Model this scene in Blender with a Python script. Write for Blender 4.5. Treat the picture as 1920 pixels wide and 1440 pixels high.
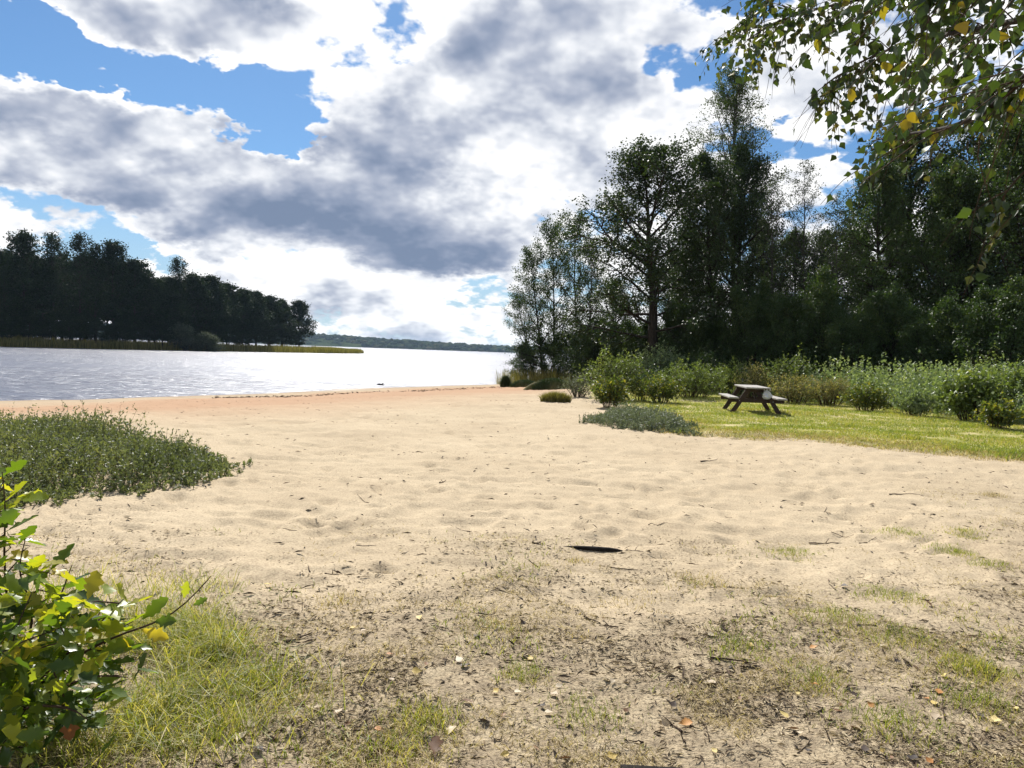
import bpy, math, random
import numpy as np
from mathutils import Vector, Matrix

# ------------------------------------------------------------------ scene, camera, world, sun
for o in list(bpy.data.objects):
    bpy.data.objects.remove(o, do_unlink=True)
SC = bpy.context.scene
COL = SC.collection
FPX = 1450.0                      # focal length in pixels of the 1920x1440 photograph
ROLL = math.atan(0.0353)
PITCH = math.atan(60.3 / FPX)
EYE = np.array([0.0, 0.0, 1.5])
_F = np.array([0, math.cos(PITCH), -math.sin(PITCH)])
_U0 = np.array([0, math.sin(PITCH), math.cos(PITCH)])
_X = np.array([1.0, 0, 0])
_R = math.cos(ROLL) * _X + math.sin(ROLL) * _U0
_U = -math.sin(ROLL) * _X + math.cos(ROLL) * _U0

cam = bpy.data.cameras.new('camera')
cam.sensor_width = 36.0
cam.lens = 36.0 * FPX / 1920.0
cam.clip_start = 0.05
cam.clip_end = 20000
cam_o = bpy.data.objects.new('camera', cam)
COL.objects.link(cam_o)
m = Matrix.Identity(4)
for i in range(3):
    m[i][0], m[i][1], m[i][2], m[i][3] = _R[i], _U[i], -_F[i], EYE[i]
cam_o.matrix_world = m
SC.camera = cam_o

SUN_AZ = math.radians(-13)         # measured from +Y towards +X
SUN_EL = math.radians(44)
SUN_STRENGTH = 5.0
SKY_STRENGTH = 0.1
EXPOSURE = 0.66
SC.view_settings.view_transform = 'Standard'
SC.view_settings.look = 'None'
SC.view_settings.exposure = EXPOSURE
SC.view_settings.gamma = 1.0
SC.view_settings.use_curve_mapping = False
SC.cycles.max_bounces = 4
SC.cycles.diffuse_bounces = 2
SC.cycles.glossy_bounces = 2
SC.cycles.transmission_bounces = 4
SC.cycles.transparent_max_bounces = 4
SC.cycles.use_denoising = True
SC.cycles.caustics_reflective = False
SC.cycles.caustics_refractive = False

sun = bpy.data.lights.new('sun', 'SUN')
sun.energy = SUN_STRENGTH
sun.angle = math.radians(0.53)
sun.color = (1.0, 0.96, 0.90)
sun_o = bpy.data.objects.new('sun', sun)
COL.objects.link(sun_o)
sd = Vector((math.sin(SUN_AZ) * math.cos(SUN_EL), math.cos(SUN_AZ) * math.cos(SUN_EL), math.sin(SUN_EL)))
sun_o.rotation_euler = sd.to_track_quat('Z', 'Y').to_euler()
sun_o.location = (0, -20, 60)


def ray(px, py):
    return _F * FPX + _R * (px - 960.0) - _U * (py - 720.0)


def on_z(px, py, z=0.0):
    d = ray(px, py)
    return EYE + d * ((z - EYE[2]) / d[2])


def at_y(px, py, Y):
    d = ray(px, py)
    return EYE + d * (Y / d[1])


def azel(px, py):
    d = ray(px, py)
    d = d / np.linalg.norm(d)
    return math.degrees(math.atan2(d[0], d[1])), math.degrees(math.asin(d[2]))


# ------------------------------------------------------------------ node helpers
class NT:
    def __init__(s, nt):
        s.nt = nt

    def n(s, typ, **kw):
        nd = s.nt.nodes.new(typ)
        for k, v in kw.items():
            setattr(nd, k, v)
        return nd

    def put(s, sock, v):
        if isinstance(v, bpy.types.NodeSocket):
            s.nt.links.new(v, sock)
        elif v is not None:
            sock.default_value = v

    def math(s, op, a, b=None, c=None, clamp=False):
        nd = s.n('ShaderNodeMath', operation=op, use_clamp=clamp)
        for i, v in enumerate((a, b, c)):
            s.put(nd.inputs[i], v)
        return nd.outputs[0]

    def vec(s, op, a, b=None, c=None):
        nd = s.n('ShaderNodeVectorMath', operation=op)
        for i, v in enumerate((a, b, c)):
            s.put(nd.inputs[i], v)
        return nd.outputs['Value'] if op in ('LENGTH', 'DOT_PRODUCT', 'DISTANCE') else nd.outputs[0]

    def sm(s, v, a, b, lo=0.0, hi=1.0, kind='SMOOTHSTEP'):
        nd = s.n('ShaderNodeMapRange', interpolation_type=kind)
        s.put(nd.inputs[0], v)
        for i, q in enumerate((a, b, lo, hi)):
            s.put(nd.inputs[i + 1], q)
        return nd.outputs[0]

    def mix(s, f, a, b, blend='MIX'):
        nd = s.n('ShaderNodeMix', data_type='RGBA', blend_type=blend)
        s.put(nd.inputs[0], f)
        s.put(nd.inputs[6], a)
        s.put(nd.inputs[7], b)
        return nd.outputs[2]

    def noise(s, vec, scale, detail=4.0, rough=0.55, dist=0.0, out=0):
        nd = s.n('ShaderNodeTexNoise')
        s.put(nd.inputs['Vector'], vec)
        s.put(nd.inputs['Scale'], scale)
        s.put(nd.inputs['Detail'], detail)
        s.put(nd.inputs['Roughness'], rough)
        s.put(nd.inputs['Distortion'], dist)
        return nd.outputs[out]

    def xyz(s, x, y, z):
        nd = s.n('ShaderNodeCombineXYZ')
        for i, v in enumerate((x, y, z)):
            s.put(nd.inputs[i], v)
        return nd.outputs[0]

    def sep(s, v):
        nd = s.n('ShaderNodeSeparateXYZ')
        s.put(nd.inputs[0], v)
        return nd.outputs

    def ramp(s, f, stops, interp='LINEAR'):
        nd = s.n('ShaderNodeValToRGB')
        cr = nd.color_ramp
        cr.interpolation = interp
        while len(cr.elements) < len(stops):
            cr.elements.new(0.5)
        for e, (p, c) in zip(cr.elements, stops):
            e.position = p
            e.color = (*c[:3], 1)
        s.put(nd.inputs[0], f)
        return nd.outputs[0]


# ------------------------------------------------------------------ the sky: Nishita with broken cumulus
def build_world():
    w = bpy.data.worlds.new('World')
    SC.world = w
    w.use_nodes = True
    nt = w.node_tree
    nt.nodes.clear()
    T = NT(nt)
    sky = T.n('ShaderNodeTexSky', sky_type='NISHITA')
    sky.sun_disc = False
    sky.sun_elevation = SUN_EL
    sky.sun_rotation = SUN_AZ
    sky.air_density = 1.0
    sky.dust_density = 0.3
    sky.ozone_density = 2.0

    # cloud field group: direction -> how deep inside a cloud, and how much cloud lies above it
    g = bpy.data.node_groups.new('cloud_field', 'ShaderNodeTree')
    g.interface.new_socket('Direction', in_out='INPUT', socket_type='NodeSocketVector')
    g.interface.new_socket('Depth', in_out='OUTPUT', socket_type='NodeSocketFloat')
    g.interface.new_socket('Layout', in_out='OUTPUT', socket_type='NodeSocketFloat')
    g.interface.new_socket('Dense', in_out='OUTPUT', socket_type='NodeSocketFloat')
    g.interface.new_socket('Soft', in_out='OUTPUT', socket_type='NodeSocketFloat')
    G = NT(g)
    gi, go = G.n('NodeGroupInput'), G.n('NodeGroupOutput')
    d = G.vec('NORMALIZE', gi.outputs[0])
    x, y, z = G.sep(d)
    zc = G.math('MAXIMUM', z, -0.05)
    q = G.math('DIVIDE', 1.0, G.math('ADD', zc, 0.46))
    P = G.xyz(G.math('MULTIPLY', x, q), G.math('MULTIPLY', y, q), 0.37)
    az = G.math('MULTIPLY', G.math('ARCTAN2', x, y), 57.29578)
    el = G.math('MULTIPLY', G.math('ARCSINE', z), 57.29578)
    wob = G.vec('SUBTRACT', G.noise(P, 6.0, 5, 0.62, out=1), (0.5, 0.5, 0.5))
    A = G.vec('MULTIPLY_ADD', wob, (8.0, 7.5, 0.0), G.xyz(az, el, 0.0))
    base = G.noise(P, 4.4, 8, 0.62)
    vor = G.n('ShaderNodeTexVoronoi', feature='F1')
    G.put(vor.inputs['Vector'], G.vec('MULTIPLY_ADD', wob, (0.10, 0.10, 0.10), P))
    G.put(vor.inputs['Scale'], 15.0)
    G.put(vor.inputs['Detail'], 2.0)
    G.put(vor.inputs['Roughness'], 0.6)
    puff = G.math('SUBTRACT', 0.45, vor.outputs['Distance'])
    acc = G.math('MULTIPLY_ADD', G.math('SUBTRACT', base, 0.5), 2.1, 0.34)
    acc = G.math('MULTIPLY_ADD', puff, 0.55, acc)
    low = G.sm(el, 12.0, 6.0)
    acc = G.math('MULTIPLY_ADD', low, 0.22, acc)

    def spots(layout, acc):
        k = 57.29578 / FPX
        for (px, py, rx, ry, wgt) in layout:
            a0, e0 = azel(px, py)
            off = G.vec('MULTIPLY_ADD', A, (1 / (rx * k), 1 / (ry * k), 0.0), (-a0 / (rx * k), -e0 / (ry * k), 0.0))
            acc = G.math('ADD', acc, G.sm(G.vec('LENGTH', off), 0.2, 1.25, wgt, 0.0))
        return acc
    sbase = G.noise(P, 4.4, 4.0, 0.58)
    soft = G.math('MULTIPLY_ADD', G.math('SUBTRACT', sbase, 0.5), 2.3, 0.36)
    g.links.new(soft, go.inputs[3])
    g.links.new(acc, go.inputs[0])
    g.links.new(spots(CLOUD_LAYOUT, G.math('MULTIPLY', low, 0.0)), go.inputs[1])
    g.links.new(spots(CLOUD_DENSE, G.math('MULTIPLY', G.sm(el, 14.0, 4.0), G.sm(G.noise(G.vec('MULTIPLY', P, (1.0, 2.6, 1.0)), 3.2, 3, 0.5), 0.38, 0.60, 0.05, 0.60))), go.inputs[2])

    tc = T.n('ShaderNodeTexCoord')
    D = tc.outputs['Generated']

    def field(off):
        gn = T.n('ShaderNodeGroup')
        gn.node_tree = g
        T.put(gn.inputs[0], D if off is None else T.vec('ADD', D, off))
        return gn.outputs
    f0 = field(None)
    f1 = field((-0.008, 0.0, 0.036))      # a little nearer the sun
    depth = T.math('ADD', f0[0], f0[1])
    cover = T.sm(depth, -0.03, 0.27)
    thick = T.sm(T.math('ADD', f1[3], f0[1]), 0.0, 1.7)
    rim = T.math('SUBTRACT', f0[3], f1[3])
    fine = T.math('SUBTRACT', f0[0], f0[3])
    lum = T.math('SUBTRACT', 1.16, T.math('MULTIPLY', thick, 0.62))
    dense = T.math('DIVIDE', f0[2], T.math('MULTIPLY_ADD', f0[2], 0.45, 1.0))
    lum = T.math('SUBTRACT', lum, T.math('MULTIPLY', dense, 0.66))
    lum = T.math('ADD', lum, T.math('MULTIPLY', rim, 0.88))
    lum = T.math('ADD', lum, T.math('MULTIPLY', fine, T.sm(f0[2], 0.0, 0.9, 0.34, 0.12)))
    lum = T.math('MINIMUM', T.math('MAXIMUM', T.math('ADD', lum, 0.18), 0.0), 1.0)
    ccol = T.ramp(lum, [(0.0, (0.19, 0.25, 0.37)), (0.25, (0.29, 0.345, 0.465)), (0.5, (0.47, 0.51, 0.61)), (0.72, (0.72, 0.75, 0.81)), (0.88, (0.90, 0.91, 0.94)), (1.0, (1.03, 1.03, 1.03))])
    cloud = T.vec('SCALE', ccol, None)
    cloud.node.inputs['Scale'].default_value = CLOUD_LIGHT / SKY_STRENGTH
    z = T.sep(D)[2]
    blue = T.mix(1.0, sky.outputs[0], (0.34, 0.49, 0.62, 1), 'MULTIPLY')
    blue = T.mix(T.sm(z, 0.22, 0.0, 0.0, 0.7), blue, (3.4, 4.3, 5.2, 1))
    tot = T.mix(T.math('MULTIPLY', cover, T.sm(z, -0.012, 0.0)), blue, cloud)
    bg = T.n('ShaderNodeBackground')
    T.put(bg.inputs[0], tot)
    bg.inputs[1].default_value = SKY_STRENGTH
    out = T.n('ShaderNodeOutputWorld')
    nt.links.new(bg.outputs[0], out.inputs[0])
    w.cycles.sampling_method = 'MANUAL'
    w.cycles.sample_map_resolution = 512


# pixel centre, radii, weight: where the photograph's clouds gather (+) and part (-)
CLOUD_LIGHT = 0.69
CLOUD_LAYOUT = [
    (70, 95, 160, 70, -0.85), (240, 165, 140, 48, -0.7), (470, 165, 160, 70, -0.95), (520, 225, 80, 58, -0.9), (620, 85, 150, 36, -0.45),
    (760, 80, 80, 40, -0.5),
    (60, 350, 110, 40, -0.8), (170, 400, 110, 45, -0.6), (240, 478, 130, 36, -0.6), (880, 530, 100, 26, -0.45),
    (1240, 110, 70, 42, -0.5), (1310, 175, 75, 45, -0.35), (1500, 275, 120, 40, -0.4), (1590, 350, 60, 40, -0.35), (1370, 5, 90, 35, -0.4),
    (420, 30, 330, 75, 1.0), (130, 10, 180, 35, 0.6), (255, 130, 90, 30, 0.5),
    (110, 200, 150, 60, 0.8), (250, 300, 360, 95, 0.9), (400, 380, 330, 80, 0.8), (560, 300, 140, 90, 0.7),
    (720, 300, 190, 170, 0.75), (800, 420, 260, 110, 0.95), (1000, 130, 280, 210, 0.75), (900, 90, 120, 110, 0.4), (1130, 280, 220, 160, 0.6), (1290, 60, 130, 70, 0.35), (1400, 220, 200, 60, 0.45), (1300, 330, 200, 60, 0.3),
    (40, 400, 90, 45, 0.6), (1520, 330, 70, 40, 0.6), (1620, 90, 260, 140, 0.5), (820, 460, 170, 55, 0.5), (340, 455, 120, 35, 0.5), (640, 540, 330, 60, 0.3),
]
# where the cloud is deepest and lets least light through
CLOUD_DENSE = [
    (120, 340, 230, 60, 0.32), (380, 408, 260, 60, 0.6), (620, 430, 230, 70, 0.65), (740, 300, 100, 120, 0.75), (800, 430, 230, 90, 0.75), (850, 480, 170, 35, 0.5),
    (440, 45, 180, 48, 0.55), (930, 130, 110, 150, 0.24), (1040, 60, 160, 110, 0.18), (1100, 330, 110, 50, 0.4), (560, 340, 90, 70, 0.35), (1500, 110, 200, 70, 0.25), (1180, 180, 160, 90, 0.2), (250, 250, 200, 40, 0.15),
    (75, 205, 70, 25, 0.35),
]
build_world()

# ------------------------------------------------------------------ numpy helpers
def _hash(ix, iy, seed):
    h = (ix.astype(np.int64) * 374761393 + iy.astype(np.int64) * 668265263 + seed * 1442695041) & 0xFFFFFFFF
    h = ((h ^ (h >> 13)) * 1274126177) & 0xFFFFFFFF
    h = (h ^ (h >> 16)) & 0xFFFFFFFF
    return h / 4294967295.0


def vnoise(x, y, seed=0):
    x = np.asarray(x, float); y = np.asarray(y, float)
    ix, iy = np.floor(x), np.floor(y)
    fx, fy = x - ix, y - iy
    ux, uy = fx * fx * fx * (fx * (fx * 6 - 15) + 10), fy * fy * fy * (fy * (fy * 6 - 15) + 10)
    a, b = _hash(ix, iy, seed), _hash(ix + 1, iy, seed)
    c, d = _hash(ix, iy + 1, seed), _hash(ix + 1, iy + 1, seed)
    return (a * (1 - ux) + b * ux) * (1 - uy) + (c * (1 - ux) + d * ux) * uy


def fbm(x, y, seed=0, oct=4, gain=0.5):
    s, a, t = 0.0, 1.0, 0.0
    for i in range(oct):
        s = s + a * vnoise(x * 2 ** i + 13.7 * i, y * 2 ** i - 7.3 * i, seed + i)
        t += a
        a *= gain
    return s / t


def sstep(v, a, b):
    t = np.clip((np.asarray(v, float) - a) / (b - a), 0, 1)
    return t * t * (3 - 2 * t)


def seg_dist(x, y, pts):
    best = np.full(np.shape(x), 1e18)
    for (ax, ay), (bx, by) in zip(pts[:-1], pts[1:]):
        dx, dy = bx - ax, by - ay
        t = np.clip(((x - ax) * dx + (y - ay) * dy) / (dx * dx + dy * dy), 0, 1)
        best = np.minimum(best, (x - ax - t * dx) ** 2 + (y - ay - t * dy) ** 2)
    return np.sqrt(best)


def inside(x, y, pts):
    r = np.zeros(np.shape(x), bool)
    n = len(pts)
    for i in range(n):
        (ax, ay), (bx, by) = pts[i], pts[(i + 1) % n]
        if ay == by:
            continue
        c = ((ay > y) != (by > y)) & (x < (bx - ax) * (y - ay) / (by - ay) + ax)
        r ^= c
    return r


def sdist(x, y, pts):
    d = seg_dist(x, y, list(pts) + [pts[0]])
    return np.where(inside(x, y, pts), d, -d)


def nrm(v):
    return v / np.maximum(np.linalg.norm(v, axis=-1, keepdims=True), 1e-9)


def mesh_np(name, V, polys, smooth=False, attrs=None):
    """V (n,3); polys: list of (k,m) integer arrays."""
    me = bpy.data.meshes.new(name)
    V = np.ascontiguousarray(V, dtype=np.float32).reshape(-1, 3)
    me.vertices.add(len(V))
    me.vertices.foreach_set('co', V.ravel())
    polys = [np.asarray(p, dtype=np.int32) for p in polys if len(p)]
    loops = np.concatenate([p.ravel() for p in polys])
    sizes = np.concatenate([np.full(len(p), p.shape[1], np.int32) for p in polys])
    starts = np.concatenate([[0], np.cumsum(sizes)[:-1]]).astype(np.int32)
    me.loops.add(len(loops))
    me.loops.foreach_set('vertex_index', loops)
    me.polygons.add(len(sizes))
    me.polygons.foreach_set('loop_start', starts)
    try:
        me.polygons.foreach_set('loop_total', sizes)
    except Exception:
        pass
    me.polygons.foreach_set('use_smooth', np.full(len(sizes), smooth, dtype=bool))
    me.update(calc_edges=True)
    for k, v in (attrs or {}).items():
        a = me.attributes.new(k, 'FLOAT', 'POINT')
        a.data.foreach_set('value', np.ascontiguousarray(v, dtype=np.float32))
    return me


def obj(name, me, mat=None, parent=None, loc=None, rot=None, scale=None):
    if mat is not None and not me.materials:
        me.materials.append(mat)
    o = bpy.data.objects.new(name, me)
    COL.objects.link(o)
    if parent is not None:
        o.parent = parent
    if loc is not None:
        o.location = [float(q) for q in loc]
    if rot is not None:
        o.rotation_euler = rot
    if scale is not None:
        o.scale = scale
    return o


def tag(o, label=None, cat=None, group=None, kind=None):
    for k, v in (('label', label), ('category', cat), ('group', group), ('kind', kind)):
        if v:
            o[k] = v
    return o


def thing(name, label, cat, loc=(0, 0, 0), rz=0.0, group=None):
    o = bpy.data.objects.new(name, None)
    COL.objects.link(o)
    o.location = [float(q) for q in loc]
    o.rotation_euler = (0, 0, rz)
    return tag(o, label, cat, group)


def dup(root, label, loc, rz=0.0, scale=(1, 1, 1), group=None, tilt=(0, 0)):
    r = root.copy()
    COL.objects.link(r)
    r.location = [float(q) for q in loc]
    r.rotation_euler = (tilt[0], tilt[1], rz)
    r.scale = scale
    r['label'] = label
    if group:
        r['group'] = group
    for ch in list(root.children):
        c = ch.copy()
        COL.objects.link(c)
        c.parent = r
        for gch in list(ch.children):
            e = gch.copy()
            COL.objects.link(e)
            e.parent = c
    return r


def join(parts):
    """[(V, [polys])] -> V, polys"""
    Vs, Ps, n = [], [], 0
    for V, P in parts:
        V = np.asarray(V).reshape(-1, 3)
        Vs.append(V)
        Ps += [np.asarray(p) + n for p in P if len(p)]
        n += len(V)
    return np.concatenate(Vs), Ps


def tubes(paths, radii, sides=5, cap=False):
    paths = np.asarray(paths, float)
    radii = np.asarray(radii, float)
    mm, k, _ = paths.shape
    tan = nrm(np.gradient(paths, axis=1))
    ref = np.where(np.abs(tan[..., 2:3]) > 0.9, np.array([1.0, 0, 0]), np.array([0, 0, 1.0]))
    s = nrm(np.cross(tan, ref))
    t = np.cross(tan, s)
    a = np.arange(sides) * 2 * math.pi / sides
    V = paths[:, :, None, :] + radii[:, :, None, None] * (np.cos(a)[None, None, :, None] * s[:, :, None, :] + np.sin(a)[None, None, :, None] * t[:, :, None, :])
    i = np.arange(mm)[:, None, None] * k * sides
    j = np.arange(k - 1)[None, :, None] * sides
    q = np.arange(sides)[None, None, :]
    q2 = (q + 1) % sides
    F = np.stack([i + j + q, i + j + q2, i + j + sides + q2, i + j + sides + q], -1).reshape(-1, 4)
    P = [F]
    if cap:
        base = np.arange(mm)[:, None] * k * sides
        P.append(base + np.arange(sides)[::-1][None])
        P.append(base + (k - 1) * sides + np.arange(sides)[None])
    return V.reshape(-1, 3), P


def leaf_quads(P, D, N, L, W, fold=0.12):
    D = nrm(D)
    S = nrm(np.cross(D, N))
    N2 = np.cross(S, D)
    L = np.asarray(L)[:, None]
    W = np.asarray(W)[:, None]
    mid = P + D * L * 0.42
    V = np.stack([P, mid + S * W * 0.5 + N2 * W * fold, P + D * L - N2 * L * 0.06, mid - S * W * 0.5 + N2 * W * fold], 1)
    F = np.arange(len(P))[:, None] * 4 + np.arange(4)[None]
    return V.reshape(-1, 3), [F]


def blades(P, H, W, lean, rng, curl=0.5):
    """grass blades: tapering, bent; P roots (n,3)"""
    n = len(P)
    a = rng.random(n) * 2 * math.pi
    side = np.stack([np.cos(a), np.sin(a), np.zeros(n)], 1)
    b = rng.random(n) * 2 * math.pi
    ld = np.stack([np.cos(b), np.sin(b), np.zeros(n)], 1) * np.asarray(lean)[:, None]
    up = np.array([0, 0, 1.0])
    H = np.asarray(H)[:, None]
    W = np.asarray(W)[:, None]
    p1 = P + up * H * 0.55 + ld * H * 0.35
    p2 = P + up * H * (1 - 0.3 * np.asarray(lean)[:, None]) + ld * H * (0.35 + curl)
    V = np.stack([P - side * W * .5, P + side * W * .5, p1 + side * W * .4, p1 - side * W * .4, p2], 1)
    i = np.arange(n)[:, None] * 5
    return V.reshape(-1, 3), [i + np.array([[0, 1, 2, 3]]), i + np.array([[3, 2, 4]])]


def box(sx, sy, sz, bev=0.0):
    """a box centred at the origin with chamfered edges"""
    x, y, z = sx / 2, sy / 2, sz / 2
    b = min(bev, x * .9, y * .9, z * .9)
    if b <= 0:
        V = np.array([[i, j, k] for k in (-z, z) for j in (-y, y) for i in (-x, x)])
        return V, [np.array([[0, 2, 3, 1], [4, 5, 7, 6], [0, 1, 5, 4], [2, 6, 7, 3], [0, 4, 6, 2], [1, 3, 7, 5]])]
    import bmesh
    bm = bmesh.new()
    bmesh.ops.create_cube(bm, size=1)
    bmesh.ops.scale(bm, vec=(sx, sy, sz), verts=bm.verts)
    bmesh.ops.bevel(bm, geom=bm.edges[:], offset=b, segments=1, affect='EDGES')
    bm.verts.index_update()
    V = np.array([v.co[:] for v in bm.verts])
    by = {}
    for f in bm.faces:
        by.setdefault(len(f.verts), []).append([v.index for v in f.verts])
    bm.free()
    return V, [np.array(p) for p in by.values()]


# ------------------------------------------------------------------ materials
def principled(name, col, rough=0.7, spec=0.3):
    mt = bpy.data.materials.new(name)
    mt.use_nodes = True
    b = mt.node_tree.nodes['Principled BSDF']
    T = NT(mt.node_tree)
    T.put(b.inputs['Base Color'], (*col, 1) if isinstance(col, tuple) and len(col) == 3 else col)
    b.inputs['Roughness'].default_value = rough
    b.inputs['Specular IOR Level'].default_value = spec
    return mt, T, b


def leaf_mat(name, stops, trans=0.35, rough=0.5, spec=0.35, tcol=(1.5, 1.5, 0.6), per='island', clump=None):
    mt, T, b = principled(name, (0.1, 0.1, 0.1), rough, spec)
    if per == 'island':
        r = T.n('ShaderNodeNewGeometry').outputs['Random Per Island']
    else:
        r = T.n('ShaderNodeObjectInfo').outputs['Random']
    if clump:
        tc = T.n('ShaderNodeTexCoord')
        nz = T.noise(tc.outputs['Object'], clump, 3, 0.6)
        r = T.math('ADD', T.math('MULTIPLY', r, 0.55), T.sm(nz, 0.3, 0.7, 0.0, 0.45))
    c = T.ramp(r, stops)
    T.put(b.inputs['Base Color'], c)
    tr = T.n('ShaderNodeBsdfTranslucent')
    T.put(tr.inputs[0], T.mix(1.0, c, (*tcol, 1), 'MULTIPLY'))
    mx = T.n('ShaderNodeMixShader')
    mx.inputs[0].default_value = trans
    mt.node_tree.links.new(b.outputs[0], mx.inputs[1])
    mt.node_tree.links.new(tr.outputs[0], mx.inputs[2])
    mt.node_tree.links.new(mx.outputs[0], mt.node_tree.nodes['Material Output'].inputs[0])
    return mt


def bark_mat(name, c1, c2, scale=9.0, stretch=(1, 1, 0.25), bump=0.6):
    mt, T, b = principled(name, c1, 0.9, 0.15)
    tc = T.n('ShaderNodeTexCoord')
    v = T.vec('MULTIPLY', tc.outputs['Object'], stretch)
    nz = T.noise(v, scale, 6, 0.65)
    T.put(b.inputs['Base Color'], T.ramp(nz, [(0.3, c1), (0.7, c2)]))
    bp = T.n('ShaderNodeBump')
    bp.inputs['Strength'].default_value = bump
    bp.inputs['Distance'].default_value = 0.02
    T.put(bp.inputs['Height'], nz)
    T.put(b.inputs['Normal'], bp.outputs[0])
    return mt


M = {}
M['bark'] = bark_mat('dark_bark', (0.016, 0.013, 0.011), (0.060, 0.050, 0.040))
M['birch_bark'] = bark_mat('birch_bark', (0.020, 0.018, 0.016), (0.11, 0.10, 0.09), 5, (1, 1, 2.5), 0.3)
M['twig'] = bark_mat('twig_bark', (0.035, 0.022, 0.015), (0.09, 0.06, 0.04), 30)
M['leaf_dark'] = leaf_mat('leaf_dark', [(0, (0.016, 0.030, 0.010)), (0.6, (0.030, 0.055, 0.014)), (1, (0.055, 0.080, 0.018))], 0.22, clump=0.5)
M['leaf_mid'] = leaf_mat('leaf_mid', [(0, (0.025, 0.050, 0.014)), (0.6, (0.045, 0.080, 0.022)), (1, (0.085, 0.110, 0.028))], 0.28, clump=0.5)
M['leaf_far'] = leaf_mat('leaf_far', [(0, (0.010, 0.021, 0.010)), (0.6, (0.020, 0.037, 0.015)), (1, (0.036, 0.055, 0.020))], 0.16, 0.7, 0.1, clump=0.25)
M['leaf_birch'] = leaf_mat('leaf_birch', [(0, (0.030, 0.056, 0.014)), (0.7, (0.060, 0.095, 0.024)), (1, (0.11, 0.125, 0.03))], 0.30, clump=0.4)
M['leaf_willow'] = leaf_mat('leaf_willow', [(0, (0.07, 0.09, 0.042)), (0.6, (0.14, 0.165, 0.085)), (1, (0.25, 0.25, 0.12))], 0.32, 0.5, 0.35, clump=1.2)
M['leaf_farwillow'] = leaf_mat('leaf_far_willow', [(0, (0.03, 0.045, 0.028)), (1, (0.09, 0.11, 0.07))], 0.2, 0.6, 0.2)
M['leaf_greywillow'] = leaf_mat('leaf_grey_willow', [(0, (0.075, 0.100, 0.070)), (1, (0.20, 0.23, 0.17))], 0.25, 0.5, 0.4)
M['leaf_shrub'] = leaf_mat('leaf_shrub', [(0, (0.065, 0.10, 0.028)), (0.7, (0.15, 0.20, 0.055)), (1, (0.26, 0.27, 0.08))], 0.38, 0.45, 0.4, clump=1.5)
M['leaf_weed'] = leaf_mat('leaf_weed', [(0, (0.10, 0.145, 0.07)), (0.6, (0.20, 0.26, 0.13)), (1, (0.36, 0.40, 0.24))], 0.35, 0.45, 0.45, clump=0.8)
M['leaf_yellow'] = leaf_mat('leaf_yellowing', [(0, (0.05, 0.08, 0.02)), (0.65, (0.11, 0.145, 0.03)), (1, (0.27, 0.24, 0.04))], 0.38, 0.45, 0.4)
M['leaf_rust'] = leaf_mat('leaf_rust', [(0, (0.10, 0.125, 0.045)), (0.5, (0.20, 0.20, 0.08)), (1, (0.38, 0.31, 0.17))], 0.35, 0.6, 0.2)
M['grass'] = leaf_mat('lawn_grass', [(0, (0.11, 0.15, 0.026)), (0.45, (0.205, 0.25, 0.045)), (0.70, (0.31, 0.29, 0.08)), (1, (0.44, 0.36, 0.17))], 0.40, 0.5, 0.3, clump=0.5)
M['grass_tall'] = leaf_mat('tall_grass', [(0, (0.09, 0.13, 0.02)), (0.4, (0.21, 0.24, 0.035)), (0.7, (0.36, 0.33, 0.09)), (1, (0.50, 0.43, 0.20))], 0.45, 0.5, 0.3)
M['straw'] = leaf_mat('dry_straw', [(0, (0.16, 0.12, 0.06)), (0.5, (0.38, 0.30, 0.15)), (1, (0.55, 0.46, 0.26))], 0.3, 0.7, 0.2)
M['reed'] = leaf_mat('reed_stalk', [(0, (0.07, 0.07, 0.02)), (0.5, (0.16, 0.15, 0.045)), (1, (0.28, 0.24, 0.09))], 0.35, 0.7, 0.2)
M['debris'] = leaf_mat('litter_bits', [(0, (0.022, 0.015, 0.010)), (0.45, (0.085, 0.058, 0.038)), (0.72, (0.26, 0.19, 0.115)), (1, (0.54, 0.46, 0.31))], 0.1, 0.8, 0.2)
M['debris_dark'] = leaf_mat('dark_bits', [(0, (0.015, 0.010, 0.007)), (0.7, (0.05, 0.032, 0.02)), (1, (0.16, 0.10, 0.06))], 0.05, 0.8, 0.2)

# ------------------------------------------------------------------ terrain
WATER_Z = -1.0
NEAR = [(-400, -400), (-400, -10), (-140, 0), (-70, 12), (-34, 21), (-18.6, 28.3), (-12.8, 39.2), (-6.5, 50), (-1.2, 58.5), (1.5, 60.5), (6, 66),
        (14, 74), (30, 84), (60, 100), (150, 140), (500, 220), (500, -400)]
PENI = [(-400, 110), (-150, 140), (-99, 150), (-92, 163), (-83, 178), (-70, 212), (-59, 243), (-55, 268), (-57, 288), (-66, 296), (-84, 320), (-140, 350), (-400, 380)]


def gxy(pts, z=0.0):
    return [tuple(on_z(px, py, z)[:2]) for px, py in pts]


LAWN = gxy([(1275, 806), (1330, 811), (1420, 816), (1500, 822), (1600, 829), (1700, 838), (1800, 848), (1920, 859), (2200, 890)], 0.04) + [(40, 16), (60, 40), (30, 70), (10, 62), (3.5, 46)] + \
    gxy([(1120, 745), (1200, 770)], 0.04)


BARE = on_z(1312, 752, 0.04)      # trodden sand left of the table


def lawn_d(x, y):
    return sdist(x, y, LAWN) + (fbm(x * 1.3, y * 1.3, 51, 4) - 0.5) * 1.1 - 6.0 * np.exp(-((x - BARE[0]) / .9) ** 2 - ((y - BARE[1]) / .8) ** 2)


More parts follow.
